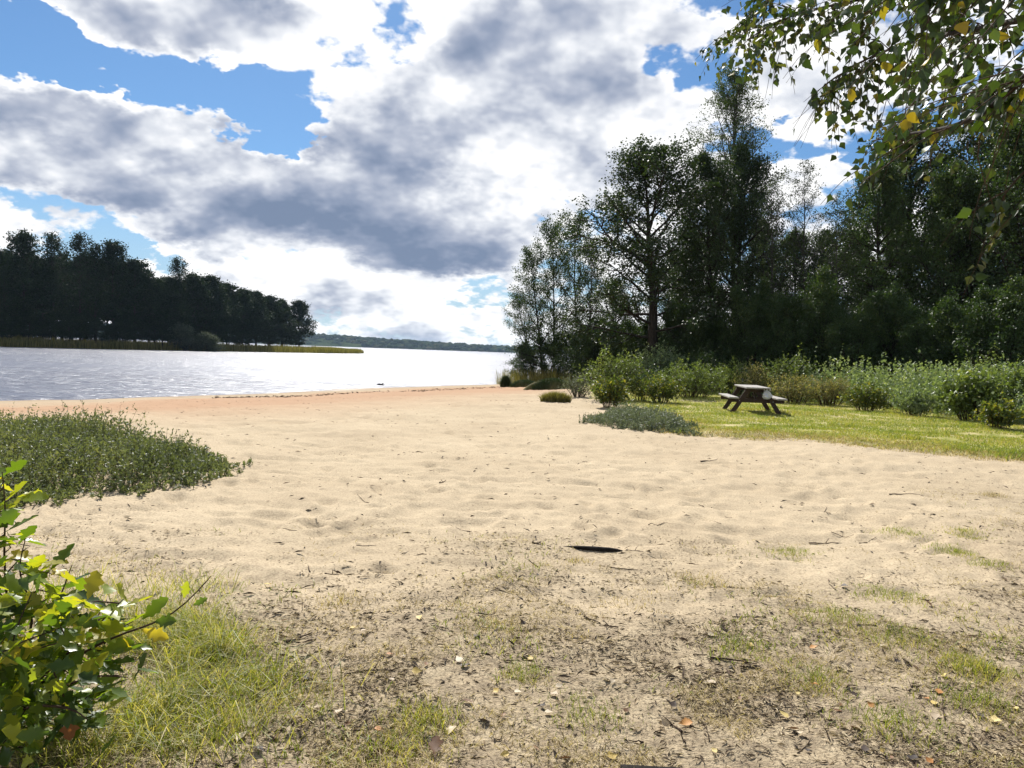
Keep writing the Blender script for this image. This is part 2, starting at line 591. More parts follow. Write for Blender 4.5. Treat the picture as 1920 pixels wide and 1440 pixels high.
def litter_f(x, y):
    n = fbm(x * 1.1, y * 1.1, 77, 5, .65) - 0.5
    edge = 5.35 + 0.12 * x + n * 4.0
    v = sstep(edge - y, -1.2, 2.4)
    v = v * sstep(y, -5, -3)
    # strip of dry ground along the lawn and down the right side
    right = sstep(x - (2.2 + 0.30 * y + n * 3), -0.4, 1.4) * sstep(12.0 - y, 0, 4)
    return np.clip(np.maximum(v, right * 0.8), 0, 1)


def footprints(x, y):
    """trodden dimples: one print per cell, each with its own place, heading and depth"""
    c = 0.42
    ix, iy = np.floor(x / c), np.floor(y / c)
    out = np.zeros(np.shape(x))
    for dx in (-1, 0, 1):
        for dy in (-1, 0, 1):
            jx, jy = ix + dx, iy + dy
            px, py = (jx + _hash(jx, jy, 301)) * c, (jy + _hash(jx, jy, 302)) * c
            a = _hash(jx, jy, 303) * 6.283
            u, v = x - px, y - py
            e1, e2 = (u * np.cos(a) + v * np.sin(a)) / .15, (v * np.cos(a) - u * np.sin(a)) / .075
            r2 = e1 ** 2 + e2 ** 2
            out += (_hash(jx, jy, 304) > .35) * (.4 + .6 * _hash(jx, jy, 305)) * (-np.exp(-r2 * 1.3) + .45 * np.exp(-(np.sqrt(r2) - 1.5) ** 2 * 5))
    return out


def terrain(x, y, fine=True):
    x = np.asarray(x, float); y = np.asarray(y, float)
    dn = sdist(x, y, NEAR)
    dp = sdist(x, y, PENI)
    jit = (fbm(x * 0.22, y * 0.22, 5, 3) - 0.5) * 2.4
    d1 = dn + jit
    zn = np.where(d1 > 0, WATER_Z + 0.16 * sstep(d1, 0, 3.0) + 0.84 * sstep(d1, 0.5, 19.0), WATER_Z + np.maximum(d1 * 0.07, -2.5))
    zp = np.where(dp > 0, WATER_Z + 0.25 * sstep(dp, 0, 6) + 1.2 * sstep(dp, 5, 30), WATER_Z + np.maximum(dp * 0.1, -2.5))
    z = np.maximum(zn, zp)
    if fine:
        near = sstep(d1, 1.0, 9.0)
        ld = lawn_d(x, y)
        lw = sstep(ld, -0.4, 0.6)
        lit = litter_f(x, y)
        big = (fbm(x * 0.35, y * 0.5, 21, 3) - 0.5) * 0.10
        f1 = fbm(x * 1.7 + 0.8 * vnoise(x, y, 3), y * 3.1 + 0.8 * vnoise(y, x, 4), 31, 3)
        f2 = fbm(x * 4.5, y * 6.5, 41, 3)
        rip = (np.abs(f1 - 0.5) * 2) ** 0.8 * -0.055 + (f1 - 0.5) * 0.045 + (f2 - 0.5) * 0.050 + (fbm(x * 9.0, y * 12.0, 43, 2) - 0.5) * 0.014 + footprints(x, y) * 0.038
        z = z + near * (big + rip * (1 - 0.85 * lw) * (1 - 0.78 * lit)) + lw * near * (0.05 + 0.05 * (fbm(x, y, 61, 3) - .5)) + near * lit * (fbm(x * 6, y * 6, 63, 3) - .5) * 0.03
    return z


def tz(x, y):
    return float(terrain(np.array([x]), np.array([y]))[0])


def build_ground():
    th = np.concatenate([np.linspace(-180, -48, 40)[:-1], np.linspace(-46, 46, 370), np.linspace(48, 180, 40)[1:]])
    th = np.radians(th)
    r = np.concatenate([[0.3, 0.8, 1.3, 1.7], np.geomspace(2.0, 75, 400), np.geomspace(78, 420, 70), [600, 1000, 2000, 4000, 7000]])
    R, TH = np.meshgrid(r, th, indexing='ij')
    X, Y = R * np.sin(TH), R * np.cos(TH)
    Z = terrain(X.ravel(), Y.ravel())
    x, y = X.ravel(), Y.ravel()
    far = np.hypot(x, y) > 500
    Z = np.where(far & (y > 0), np.minimum(Z, -3.5), Z)
    nr, nt_ = R.shape
    i = np.arange(nr - 1)[:, None] * nt_
    j = np.arange(nt_ - 1)[None]
    F = np.stack([i + j, i + nt_ + j, i + nt_ + j + 1, i + j + 1], -1).reshape(-1, 4)[:, ::-1]
    V = np.stack([x, y, Z], 1)
    # close the middle and the seam
    c = len(V)
    V = np.vstack([V, [[0, 0, tz(0, 0)]]])
    fan = np.stack([np.arange(nt_ - 1) + 1, np.arange(nt_ - 1), np.full(nt_ - 1, c)], 1)[:, ::-1]
    shore = sdist(x, y, NEAR) + (fbm(x * .22, y * .22, 5, 3) - .5) * 2.4
    lawn = sstep(lawn_d(x, y), -0.35, 0.35)
    lit = litter_f(x, y)
    a = lambda v: np.append(v, v[0])
    me = mesh_np('ground', V, [F, fan], True, {'shore': a(shore), 'lawn': a(lawn), 'litter': a(lit)})
    mt, T, b = principled('sand_and_soil', (0.4, 0.3, 0.2), 0.92, 0.12)
    geo = T.n('ShaderNodeNewGeometry')
    pos = geo.outputs['Position']
    at = lambda nm: [setattr(q, 'attribute_name', nm) or q.outputs['Fac'] for q in [T.n('ShaderNodeAttribute')]][0]
    sh, lw, lt = at('shore'), at('lawn'), at('litter')
    n1 = T.noise(pos, 0.55, 5, 0.6)
    n2 = T.noise(pos, 60.0, 3, 0.7)
    n3 = T.noise(pos, 7.0, 4, 0.6)
    sand = T.ramp(n1, [(0.3, (0.425, 0.340, 0.222)), (0.7, (0.52, 0.425, 0.285))])
    sand = T.mix(T.sm(n2, 0.35, 0.70, 0.0, 0.6), sand, (0.22, 0.16, 0.105, 1))
    soil = T.ramp(n3, [(0.32, (0.17, 0.13, 0.085)), (0.50, (0.37, 0.295, 0.19)), (0.75, (0.50, 0.41, 0.27))])
    soil = T.mix(T.sm(n2, 0.46, 0.66, 0.0, 0.7), soil, (0.10, 0.072, 0.048, 1))
    c = T.mix(T.math('MULTIPLY', lt, T.sm(n3, 0.25, 0.6, 0.55, 1.0)), sand, soil)
    # reddish coarse band and grey damp foreshore
    red = T.math('MULTIPLY', T.sm(T.math('ADD', sh, T.math('MULTIPLY', T.math('SUBTRACT', n1, 0.5), 6)), 3.0, 7.0), T.sm(sh, 20.0, 12.0))
    c = T.mix(T.math('MULTIPLY', red, 0.85), c, (0.36, 0.215, 0.125, 1))
    wet = T.sm(T.math('ADD', sh, T.math('MULTIPLY', T.math('SUBTRACT', n1, 0.5), 5)), 5.5, 1.5)
    c = T.mix(wet, c, (0.30, 0.225, 0.15, 1))
    c = T.mix(T.sm(sh, 0.8, 0.0), c, (0.13, 0.10, 0.07, 1))
    turf = T.ramp(T.noise(pos, 1.2, 5, 0.65), [(0.3, (0.14, 0.17, 0.035)), (0.47, (0.27, 0.26, 0.07)), (0.62, (0.44, 0.37, 0.19))])
    c = T.mix(lw, c, turf)
    T.put(b.inputs['Base Color'], c)
    T.put(b.inputs['Roughness'], T.sm(sh, 0.3, 3.0, 0.35, 0.95))
    bp = T.n('ShaderNodeBump')
    bp.inputs['Strength'].default_value = 0.55
    bp.inputs['Distance'].default_value = 0.012
    T.put(bp.inputs['Distance'], T.sm(lt, 0.2, 0.9, 0.012, 0.045))
    T.put(bp.inputs['Height'], T.math('ADD', T.noise(pos, 38, 4, 0.7), T.math('MULTIPLY', T.noise(pos, 9, 3, 0.6), 1.2)))
    T.put(b.inputs['Normal'], bp.outputs[0])
    tag(obj('ground', me, mt), 'pale sandy beach rising from the lake to dry grassy ground', None, None, 'structure')


def build_water():
    xs = np.linspace(-3500, 3500, 30)
    ys = np.linspace(-60, 3000, 30)
    X, Y = np.meshgrid(xs, ys)
    V = np.stack([X.ravel(), Y.ravel(), np.full(X.size, WATER_Z)], 1)
    i = np.arange(29)[:, None] * 30
    j = np.arange(29)[None]
    F = np.stack([i + j, i + j + 1, i + 30 + j + 1, i + 30 + j], -1).reshape(-1, 4)
    me = mesh_np('lake', V, [F], True)
    mt, T, b = principled('lake_water', (0.09, 0.10, 0.14), 0.28, 0.5)
    b.inputs['IOR'].default_value = 1.4
    pos = T.n('ShaderNodeNewGeometry').outputs['Position']
    w1 = T.noise(T.vec('MULTIPLY', pos, (0.35, 1.0, 1.0)), 1.5, 5, 0.6, 0.6)
    w2 = T.noise(T.vec('MULTIPLY', pos, (0.12, 0.42, 1.0)), 0.55, 3, 0.5)
    gust = T.sm(T.noise(T.vec('MULTIPLY', pos, (0.02, 0.07, 1)), 1.0, 3, 0.5), 0.3, 0.7, 0.55, 1.0)
    bp = T.n('ShaderNodeBump')
    bp.inputs['Distance'].default_value = 0.55
    T.put(bp.inputs['Strength'], gust)
    T.put(bp.inputs['Height'], T.math('ADD', w1, T.math('MULTIPLY', w2, 1.5)))
    T.put(b.inputs['Normal'], bp.outputs[0])
    tag(obj('lake', me, mt), 'wide rippled lake shining white under the clouds', None, None, 'structure')


def build_hills():
    n, k = 300, 14
    xs = np.linspace(-2600, 2600, n)
    t = np.linspace(0, 1, k)
    px = xs / 2050.0 * FPX + 960
    ridge = np.interp(px, [-900, 400, 590, 640, 700, 760, 830, 900, 950, 1200, 2800], [40, 42, 33, 29, 26, 23, 22.5, 20, 19, 30, 36])
    ridge = ridge + (fbm(xs * .006, xs * 0, 3, 3) - .5) * 5
    X = np.repeat(xs[:, None], k, 1)
    Y = 2050 + t[None] * 700 + (fbm(X * .004, t[None] * 0 + 2., 8, 2) - .5) * 120 * (1 - t[None])
    Z = WATER_Z - 1.5 + (ridge[:, None] - 9) * np.sin(np.clip(t[None] * 5.0, 0, 1.25) * math.pi / 2.5) + 2.0 * sstep(t[None], 0, 0.02)
    V = np.stack([X.ravel(), Y.ravel(), Z.ravel()], 1)
    i = np.arange(n - 1)[:, None] * k
    j = np.arange(k - 1)[None]
    F = np.stack([i + j, i + k + j, i + k + j + 1, i + j + 1], -1).reshape(-1, 4)
    mt, T, b = principled('wooded_hill', (0.03, 0.045, 0.02), 1.0, 0.0)
    pos = T.n('ShaderNodeNewGeometry').outputs['Position']
    T.put(b.inputs['Base Color'], T.ramp(T.noise(pos, 0.02, 5, 0.6), [(0.35, (0.018, 0.032, 0.014)), (0.7, (0.05, 0.065, 0.025))]))
    tag(obj('hill', mesh_np('hill', V, [F], True), mt), 'long low wooded hill across the lake', None, None, 'structure')
    # the wood that covers it: thousands of rounded crowns
    rng = np.random.default_rng(5)
    m_ = 4200
    ii = rng.integers(0, n - 1, m_)
    tt = rng.random(m_) ** 1.3 * 0.75
    fx = rng.random(m_)
    Xc = np.interp(ii + fx, np.arange(n), xs)
    Yc = 2050 + tt * 700
    kk = tt * (k - 1)
    k0 = np.clip(kk.astype(int), 0, k - 2)
    Zc = Z[ii, k0] * (1 - (kk - k0)) + Z[ii, k0 + 1] * (kk - k0)
    Rr = rng.uniform(6, 12, m_)
    Hh = rng.uniform(8, 13, m_)
    s = 7
    a = np.arange(s) * 2 * math.pi / s
    rings = [(0.1, 0.75), (0.5, 1.0), (0.8, 0.6)]
    Vs = []
    for zf, rf in rings:
        jit = rng.uniform(.7, 1.3, (m_, s))
        Vs.append(np.stack([Xc[:, None] + Rr[:, None] * rf * jit * np.cos(a), Yc[:, None] + Rr[:, None] * rf * jit * np.sin(a), (Zc + Hh * zf)[:, None] + rng.normal(0, .6, (m_, s))], -1))
    top = np.stack([Xc, Yc, Zc + Hh], 1)[:, None]
    V = np.concatenate(Vs + [top], 1)
    nv = 3 * s + 1
    b0 = np.arange(m_)[:, None] * nv
    q = np.arange(s)
    q2 = (q + 1) % s
    Fq = np.concatenate([(b0[:, :, None] + np.stack([q + l * s, q2 + l * s, q2 + (l + 1) * s, q + (l + 1) * s], -1)[None]).reshape(-1, 4) for l in range(2)])
    Ft = (b0[:, :, None] + np.stack([q + 2 * s, q2 + 2 * s, np.full(s, 3 * s)], -1)[None]).reshape(-1, 3)
    mt2, T, b = principled('far_wood', (0.03, 0.045, 0.02), 1.0, 0.0)
    r = T.n('ShaderNodeNewGeometry').outputs['Random Per Island']
    T.put(b.inputs['Base Color'], T.ramp(r, [(0, (0.014, 0.026, 0.014)), (0.7, (0.035, 0.055, 0.022)), (1, (0.075, 0.07, 0.03))]))
    tag(obj('far_forest', mesh_np('far_forest', V.reshape(-1, 3), [Fq, Ft], True), mt2), 'bluish far-off forest covering the hill across the lake', None, None, 'stuff')


build_ground()
build_water()
build_hills()

# ------------------------------------------------------------------ trees
GA = 2.39996


def grow_paths(rng, p0, d0, L, k, pull, wob):
    mm = len(p0)
    P = np.zeros((mm, k, 3))
    P[:, 0] = p0
    d = nrm(d0)
    for i in range(1, k):
        P[:, i] = P[:, i - 1] + d * (L / (k - 1))[:, None]
        d = nrm(d + np.asarray(pull) + rng.normal(0, wob, (mm, 3)))
    return P


def children(rng, paths, n, tmin, ang, up=0.15):
    mm, k, _ = paths.shape
    t = (np.linspace(tmin, 1.0, n)[None] + rng.uniform(-.5, .5, (mm, n)) * (1 - tmin) / n).clip(0.05, 0.999)
    f = t * (k - 1)
    i0 = f.astype(int)
    w = (f - i0)[..., None]
    a = np.take_along_axis(paths, i0[..., None].repeat(3, -1), 1)
    b = np.take_along_axis(paths, (i0 + 1)[..., None].repeat(3, -1), 1)
    p = a * (1 - w) + b * w
    tan = nrm(b - a)
    rv = rng.normal(0, 1, tan.shape) + np.array([0, 0, up])
    perp = nrm(rv - (rv * tan).sum(-1, keepdims=True) * tan)
    an = np.radians(ang + rng.normal(0, 9, t.shape))[..., None]
    d = np.cos(an) * tan + np.sin(an) * perp
    return p.reshape(-1, 3), d.reshape(-1, 3), t.reshape(-1)


def tree_data(seed, H, r0, base, R, prof, n1=34, up=(20, 60), n2=7, n3=5, nl=16, leaf=(0.11, 0.08), subf=0.45, twigf=0.42, pull=(0, 0, .05), twpull=(0, 0, -.05),
              wob=0.10, spread=0.10, lean=(0, 0), trunks=1, bend=0.02, skip=0.0):
    rng = np.random.default_rng(seed)
    wood, leaves = [], []
    for tk in range(trunks):
        k = 14
        z = np.linspace(0, H * (1 if tk == 0 else rng.uniform(.75, .95)), k)
        off = np.cumsum(rng.normal(0, bend * H / k, (k, 2)), 0)
        ln = np.array(lean) + (rng.normal(0, .10, 2) if trunks > 1 else 0)
        tr = np.stack([off[:, 0] + ln[0] * z, off[:, 1] + ln[1] * z, z], 1)
        if trunks > 1:
            tr[:, :2] += rng.normal(0, r0 * 2.2, 2)
        rad = r0 * (1 - 0.93 * (z / z[-1]) ** 0.85) * (1 + 0.45 * np.exp(-z / (0.05 * H)))
        tr[0, 2] -= 0.25
        wood.append(tubes(tr[None], rad[None], 9))
        n = max(4, n1 // trunks)
        t1 = np.sort(base + (0.985 - base) * (np.arange(n) + rng.random(n)) / n)
        p0 = np.stack([np.interp(t1 * (k - 1), np.arange(k), tr[:, q]) for q in range(3)], 1)
        az = np.arange(n) * GA + rng.normal(0, .4, n) + tk
        el = np.radians(up[0] + (up[1] - up[0]) * ((t1 - base) / (1 - base)) + rng.normal(0, 8, n))
        d0 = np.stack([np.cos(az) * np.cos(el), np.sin(az) * np.cos(el), np.sin(el)], 1)
        L = R * np.array([prof((q - base) / (1 - base)) for q in t1]) * rng.uniform(.75, 1.15, n)
        L = np.maximum(L, 0.04 * R)
        limbs = grow_paths(rng, p0, d0, L, 7, pull, wob)
        rr = np.interp(t1 * (k - 1), np.arange(k), rad)
        lr = np.minimum(rr * 0.75, 0.022 * L + 0.008)
        wood.append(tubes(limbs, lr[:, None] * np.linspace(1, .2, 7)[None], 5))
        p, d, t = children(rng, limbs, n2, 0.22, 46)
        SL = np.repeat(L, n2) * subf * (1.15 - 0.55 * t) * rng.uniform(.6, 1.25, len(p))
        subs = grow_paths(rng, p, d, SL, 5, pull, wob * 1.3)
        wood.append(tubes(subs, (np.repeat(lr, n2) * 0.45)[:, None] * np.linspace(1, .25, 5)[None], 3))
        # the limbs' own ends carry twigs too
        p, d, t = children(rng, subs, n3, 0.2, 42)
        TL = np.repeat(SL, n3) * twigf * rng.uniform(.6, 1.3, len(p)) + 0.05
        tw = grow_paths(rng, p, d, TL, 4, twpull, wob * 1.4)   # four points carry leaves, three are drawn
        keep = rng.random(len(tw)) >= skip
        tw, TL = tw[keep], TL[keep]
        wood.append(tubes(tw[:, [0, 1, 3]], (0.0045 + 0.006 * TL)[:, None] * np.linspace(1, .4, 3)[None], 3))
        m2 = len(tw)
        f = rng.uniform(0.3, 2.999, (m2, nl))
        i0 = f.astype(int)
        w = (f - i0)[..., None]
        a = np.take_along_axis(tw, i0[..., None].repeat(3, -1), 1)
        b = np.take_along_axis(tw, (i0 + 1)[..., None].repeat(3, -1), 1)
        P = (a * (1 - w) + b * w).reshape(-1, 3)
        P = P + rng.normal(0, 1, P.shape) * spread
        D = nrm(rng.normal(0, 1, P.shape) + np.array([0, 0, -0.5]))
        N = nrm(rng.normal(0, 0.8, P.shape) + np.array([0, 0, 0.7]))
        s = rng.uniform(.65, 1.25, len(P))
        leaves.append(leaf_quads(P, D, N, leaf[0] * s, leaf[1] * s))
    return join(wood), join(leaves)


def make_tree(name, label, bark, leafm, data, loc=(0, 0, 0), rz=0.0, scale=1.0, group=None):
    wood, lv = data
    t = thing(name, label, 'tree', loc, rz, group)
    t['crown_top'] = float(np.percentile(lv[0][:, 2], 99.9))
    t.scale = (scale, scale, scale) if not isinstance(scale, tuple) else scale
    obj('trunk', mesh_np('trunk', wood[0], wood[1], True), M[bark], t)
    obj('crown', mesh_np('crown', lv[0], lv[1]), M[leafm], t)
    return t


oval = lambda q: math.sqrt(max(0.02, 1 - (2 * min(max(q, 0), 1) - 0.75) ** 2 / 1.7))
dome = lambda q: max(0.12, math.sqrt(max(0.0, 1 - q ** 1.8)))
spire = lambda q: 0.15 + 0.9 * max(0.0, math.sin(math.pi * min(1.0, 0.12 + 0.86 * q)) ** 0.6) * (1 - 0.15 * q)


def stand(px, py, Y):
    p = at_y(px, py, Y)
    return (p[0], Y, tz(p[0], Y) - 0.03)


def top_h(px, py, Y):
    p = at_y(px, py, Y)
    return p[2] - tz(p[0], Y)


PROTO = {}


def place_tree(kind, label, px, pybase, Y, pxtop, pytop, width=1.0, group=None, rz=None, cname=None, seed=0):
    """a tree of a prototype's kind scaled to the height the photograph shows"""
    root, H = PROTO[kind]
    H = root['crown_top']
    loc = stand(px, pybase, Y)
    h = at_y(pxtop, pytop, Y)[2] - loc[2]
    s = h / H
    topx = at_y(pxtop, pytop, Y)[0]
    lean = math.atan2(topx - loc[0], h)
    if rz is None:
        rz = random.Random(int(px * 7 + Y * 13 + seed)).uniform(0, 6.28)
    if root.get('used'):
        o = dup(root, label, loc, 0, (s * width, s * width, s), group)
    else:
        o = root
        root['used'] = 1
        o.location = loc
        o.scale = (s * width, s * width, s)
        o['label'] = label
        if group:
            o['group'] = group
    o.rotation_mode = 'XYZ'
    R_ = Matrix.Rotation(lean, 3, 'Y') @ Matrix.Rotation(rz, 3, 'Z')
    o.rotation_euler = R_.to_euler()
    if cname:
        o.name = cname
    return o


def build_right_wood():
    PROTO['alder'] = (make_tree('alder_tree', '', 'bark', 'leaf_mid', tree_data(3, 10, .12, .14, 2.5, oval, n1=30, up=(25, 60), n2=6, n3=5, nl=12, leaf=(.11, .08), spread=.14, trunks=1, skip=.12)), 10)
    PROTO['oak'] = (make_tree('oak_tree', '', 'bark', 'leaf_dark', tree_data(11, 14, .34, .20, 4.3, oval, n1=38, up=(12, 62), n2=8, n3=6, nl=20, leaf=(.14, .105), spread=.17, bend=.05, skip=.05)), 14)
    PROTO['dense'] = (make_tree('alder_tree', '', 'bark', 'leaf_dark', tree_data(17, 14, .26, .10, 3.6, dome, n1=46, up=(5, 60), n2=8, n3=6, nl=15, leaf=(.13, .10), spread=.17, bend=.03)), 14)
    PROTO['birch'] = (make_tree('birch_tree', '', 'birch_bark', 'leaf_birch', tree_data(23, 20, .22, .28, 3.6, spire, n1=66, up=(34, 66), n2=7, n3=5, nl=12, leaf=(.10, .075), spread=.10, twpull=(0, 0, -.28), subf=.42, twigf=.6, skip=.1)), 20)
    PROTO['slim_birch'] = (make_tree('birch_tree', '', 'birch_bark', 'leaf_birch', tree_data(29, 14, .11, .15, 2.1, spire, n1=40, up=(35, 65), n2=6, n3=5, nl=6, leaf=(.085, .065), spread=.09, twpull=(0, 0, -.25), twigf=.6, skip=.2)), 14)
    PROTO['broad'] = (make_tree('maple_tree', '', 'bark', 'leaf_mid', tree_data(37, 12, .24, .06, 3.9, dome, n1=46, up=(0, 60), n2=8, n3=6, nl=14, leaf=(.13, .10), spread=.17)), 12)
    PROTO['hazel'] = (make_tree('hazel_tree', '', 'bark', 'leaf_mid', tree_data(41, 5, .07, .06, 2.3, dome, n1=36, up=(20, 70), n2=6, n3=5, nl=13, leaf=(.12, .09), spread=.14, trunks=3)), 5)
    g = 'trees of the wood on the right shore'
    # young alders at the water's edge
    place_tree('alder', 'slender leaning alder nearest the water at the tip of the right shore', 1022, 705, 56, 992, 455, .95, 'alders at the tip of the right shore')
    place_tree('alder', 'second slender alder from the water, taller, with bare lower stem', 1040, 705, 57, 1036, 405, .8, 'alders at the tip of the right shore')
    place_tree('alder', 'third alder from the water, close before the wood', 1084, 704, 55, 1075, 390, .85, 'alders at the tip of the right shore')
    place_tree('alder', 'low thin alder leaning out over the reeds', 1005, 706, 57.5, 965, 540, 1.1, 'alders at the tip of the right shore')
    place_tree('alder', 'short bushy alder between the slender stems and the oak', 1105, 700, 52, 1110, 440, .8, 'alders at the tip of the right shore')
    # the big ones
    place_tree('oak', 'big open-crowned dark tree with forked limbs, left of the tall birch', 1229, 700, 44, 1196, 258, 1.3, g, rz=0.6)
    place_tree('dense', 'dark double-stemmed tree directly under the tall birch, left stem', 1342, 700, 45, 1322, 285, .9, g)
    place_tree('dense', 'dark double-stemmed tree directly under the tall birch, right stem', 1374, 700, 47, 1392, 270, .9, g)
    place_tree('birch', 'tallest tree of all, an airy birch rising above the dark wood', 1380, 700, 50, 1375, 118, 1.15, g)
    place_tree('slim_birch', 'slim pale birch right of the tall birch against the clouds', 1510, 700, 42, 1512, 300, 1.15, g)
    place_tree('slim_birch', 'slim light green birch between the tall birch and the pale one', 1448, 700, 43, 1450, 340, 1.1, g)
    place_tree('slim_birch', 'small birch showing over the shrubs, right of the pale slim birch', 1560, 700, 40, 1570, 360, 1.1, g)
    place_tree('broad', 'leafy green tree at the left end of the great right-hand mass', 1640, 702, 41, 1650, 300, .9, g)
    place_tree('dense', 'broad dark tree behind the hanging birch branch', 1712, 700, 44, 1712, 215, 1.1, g)
    place_tree('broad', 'green tree under the lower hanging birch twigs', 1795, 705, 39, 1790, 300, .9, g)
    place_tree('dense', 'dark tree rising behind the thick birch branch, near the right edge', 1850, 705, 42, 1868, 160, 1.0, g)
    place_tree('broad', 'low dark tree cut by the right edge of the view', 1930, 706, 37, 1930, 200, 1.0, g)
    k = 0
    DEEP = ['behind the last alder', 'just right of the big open-crowned trunk', 'left of the dark double stem', 'right of the tall birch', 'between the two slim birches', 'right of the slim pale birch', 'left of the leafy green tree',
            'left of the broad dark tree', 'right of the broad dark tree', 'left of the tallest right-edge tree', 'at the very right edge', 'outside the right edge, nearer', 'outside the right edge, farther']
    FOOT = ['behind the alders', 'left of the big trunk', 'right at the big trunk', 'between big trunk and double stem', 'below the tall birch', 'behind the picnic table', 'below the slim pale birch', 'below the small birch', 'below the leafy green tree',
            'below the broad dark tree', 'behind the weed bank', 'behind the tall leafy canes', 'at the right edge']
    for (px, top, Y, w, kd) in [(1155, 520, 60, 1.0, 'broad'), (1260, 470, 62, 1.0, 'dense'), (1300, 420, 58, .9, 'dense'), (1430, 410, 58, .9, 'dense'), (1490, 430, 54, 1.0, 'broad'), (1550, 430, 52, 1.0, 'dense'),
                                (1610, 420, 50, .9, 'dense'), (1690, 390, 50, .9, 'dense'), (1770, 360, 47, 1.0, 'dense'), (1840, 330, 46, 1.0, 'dense'), (1920, 300, 44, 1., 'dense'), (2010, 260, 40, 1., 'broad'), (2120, 240, 38, 1., 'dense')]:
        place_tree(kd, 'dark tree deep in the right-hand wood, ' + DEEP[k], px, 700, Y, px, top, w, 'trees deep in the right-hand wood')
        k += 1
    g2 = 'understorey trees at the edge of the right-hand wood'
    for (px, top, Y, w, lb) in [(1150, 605, 47, 1.1, 'low dark understorey bush between alders and the big dark tree'), (1200, 590, 41, 1.0, 'understorey bush at the foot of the big dark tree'),
                                (1275, 560, 40, 1.0, 'understorey tree just right of the big dark trunk'), (1330, 590, 38, 1.0, 'understorey bush below the dark double-stemmed tree'),
                                (1410, 520, 36, .8, 'green understorey tree behind the picnic table'), (1470, 545, 34, .9, 'pale green understorey tree right behind the picnic table'),
                                (1540, 500, 33, .8, 'tall understorey tree below the slim pale birch'), (1600, 560, 31, .9, 'bushy understorey tree left of the leafy green tree'),
                                (1670, 530, 31, .9, 'bushy understorey tree under the broad dark tree'), (1745, 560, 29, .9, 'dark understorey bush behind the weed bank'),
                                (1815, 540, 28, .9, 'dark understorey bush behind the tall raspberry canes'), (1885, 520, 27, 1., 'dark understorey bush at the right edge of the view')]:
        Y = Y + 4
        place_tree('hazel', lb, px, 700, Y, px, top, w, g2)
    for (px, top, Y, w, lb) in [(985, 640, 57, 1.0, 'low leafy scrub at the foot of the alder nearest the water'), (1030, 625, 56, 1.0, 'low leafy scrub between the slender alders'), (1075, 615, 54, 1.1, 'low leafy scrub at the foot of the third alder'), (1110, 600, 51, 1.1, 'leafy scrub closing the gap before the big dark tree')]:
        place_tree('hazel', lb, px, 704, Y, px, top, w, 'scrub under the alders')
    for k, (px, Y) in enumerate([(1120, 49), (1180, 48), (1240, 47), (1300, 45), (1365, 43), (1440, 41), (1505, 39), (1570, 39), (1635, 38), (1700, 37), (1770, 36), (1850, 35), (1935, 34)]):
        place_tree('hazel', 'dark thicket bush at the foot of the wood, ' + FOOT[k], px, 700, Y, px, 610 - (px - 1120) * .06, 1.35, 'thicket bushes under the right-hand wood', seed=9)


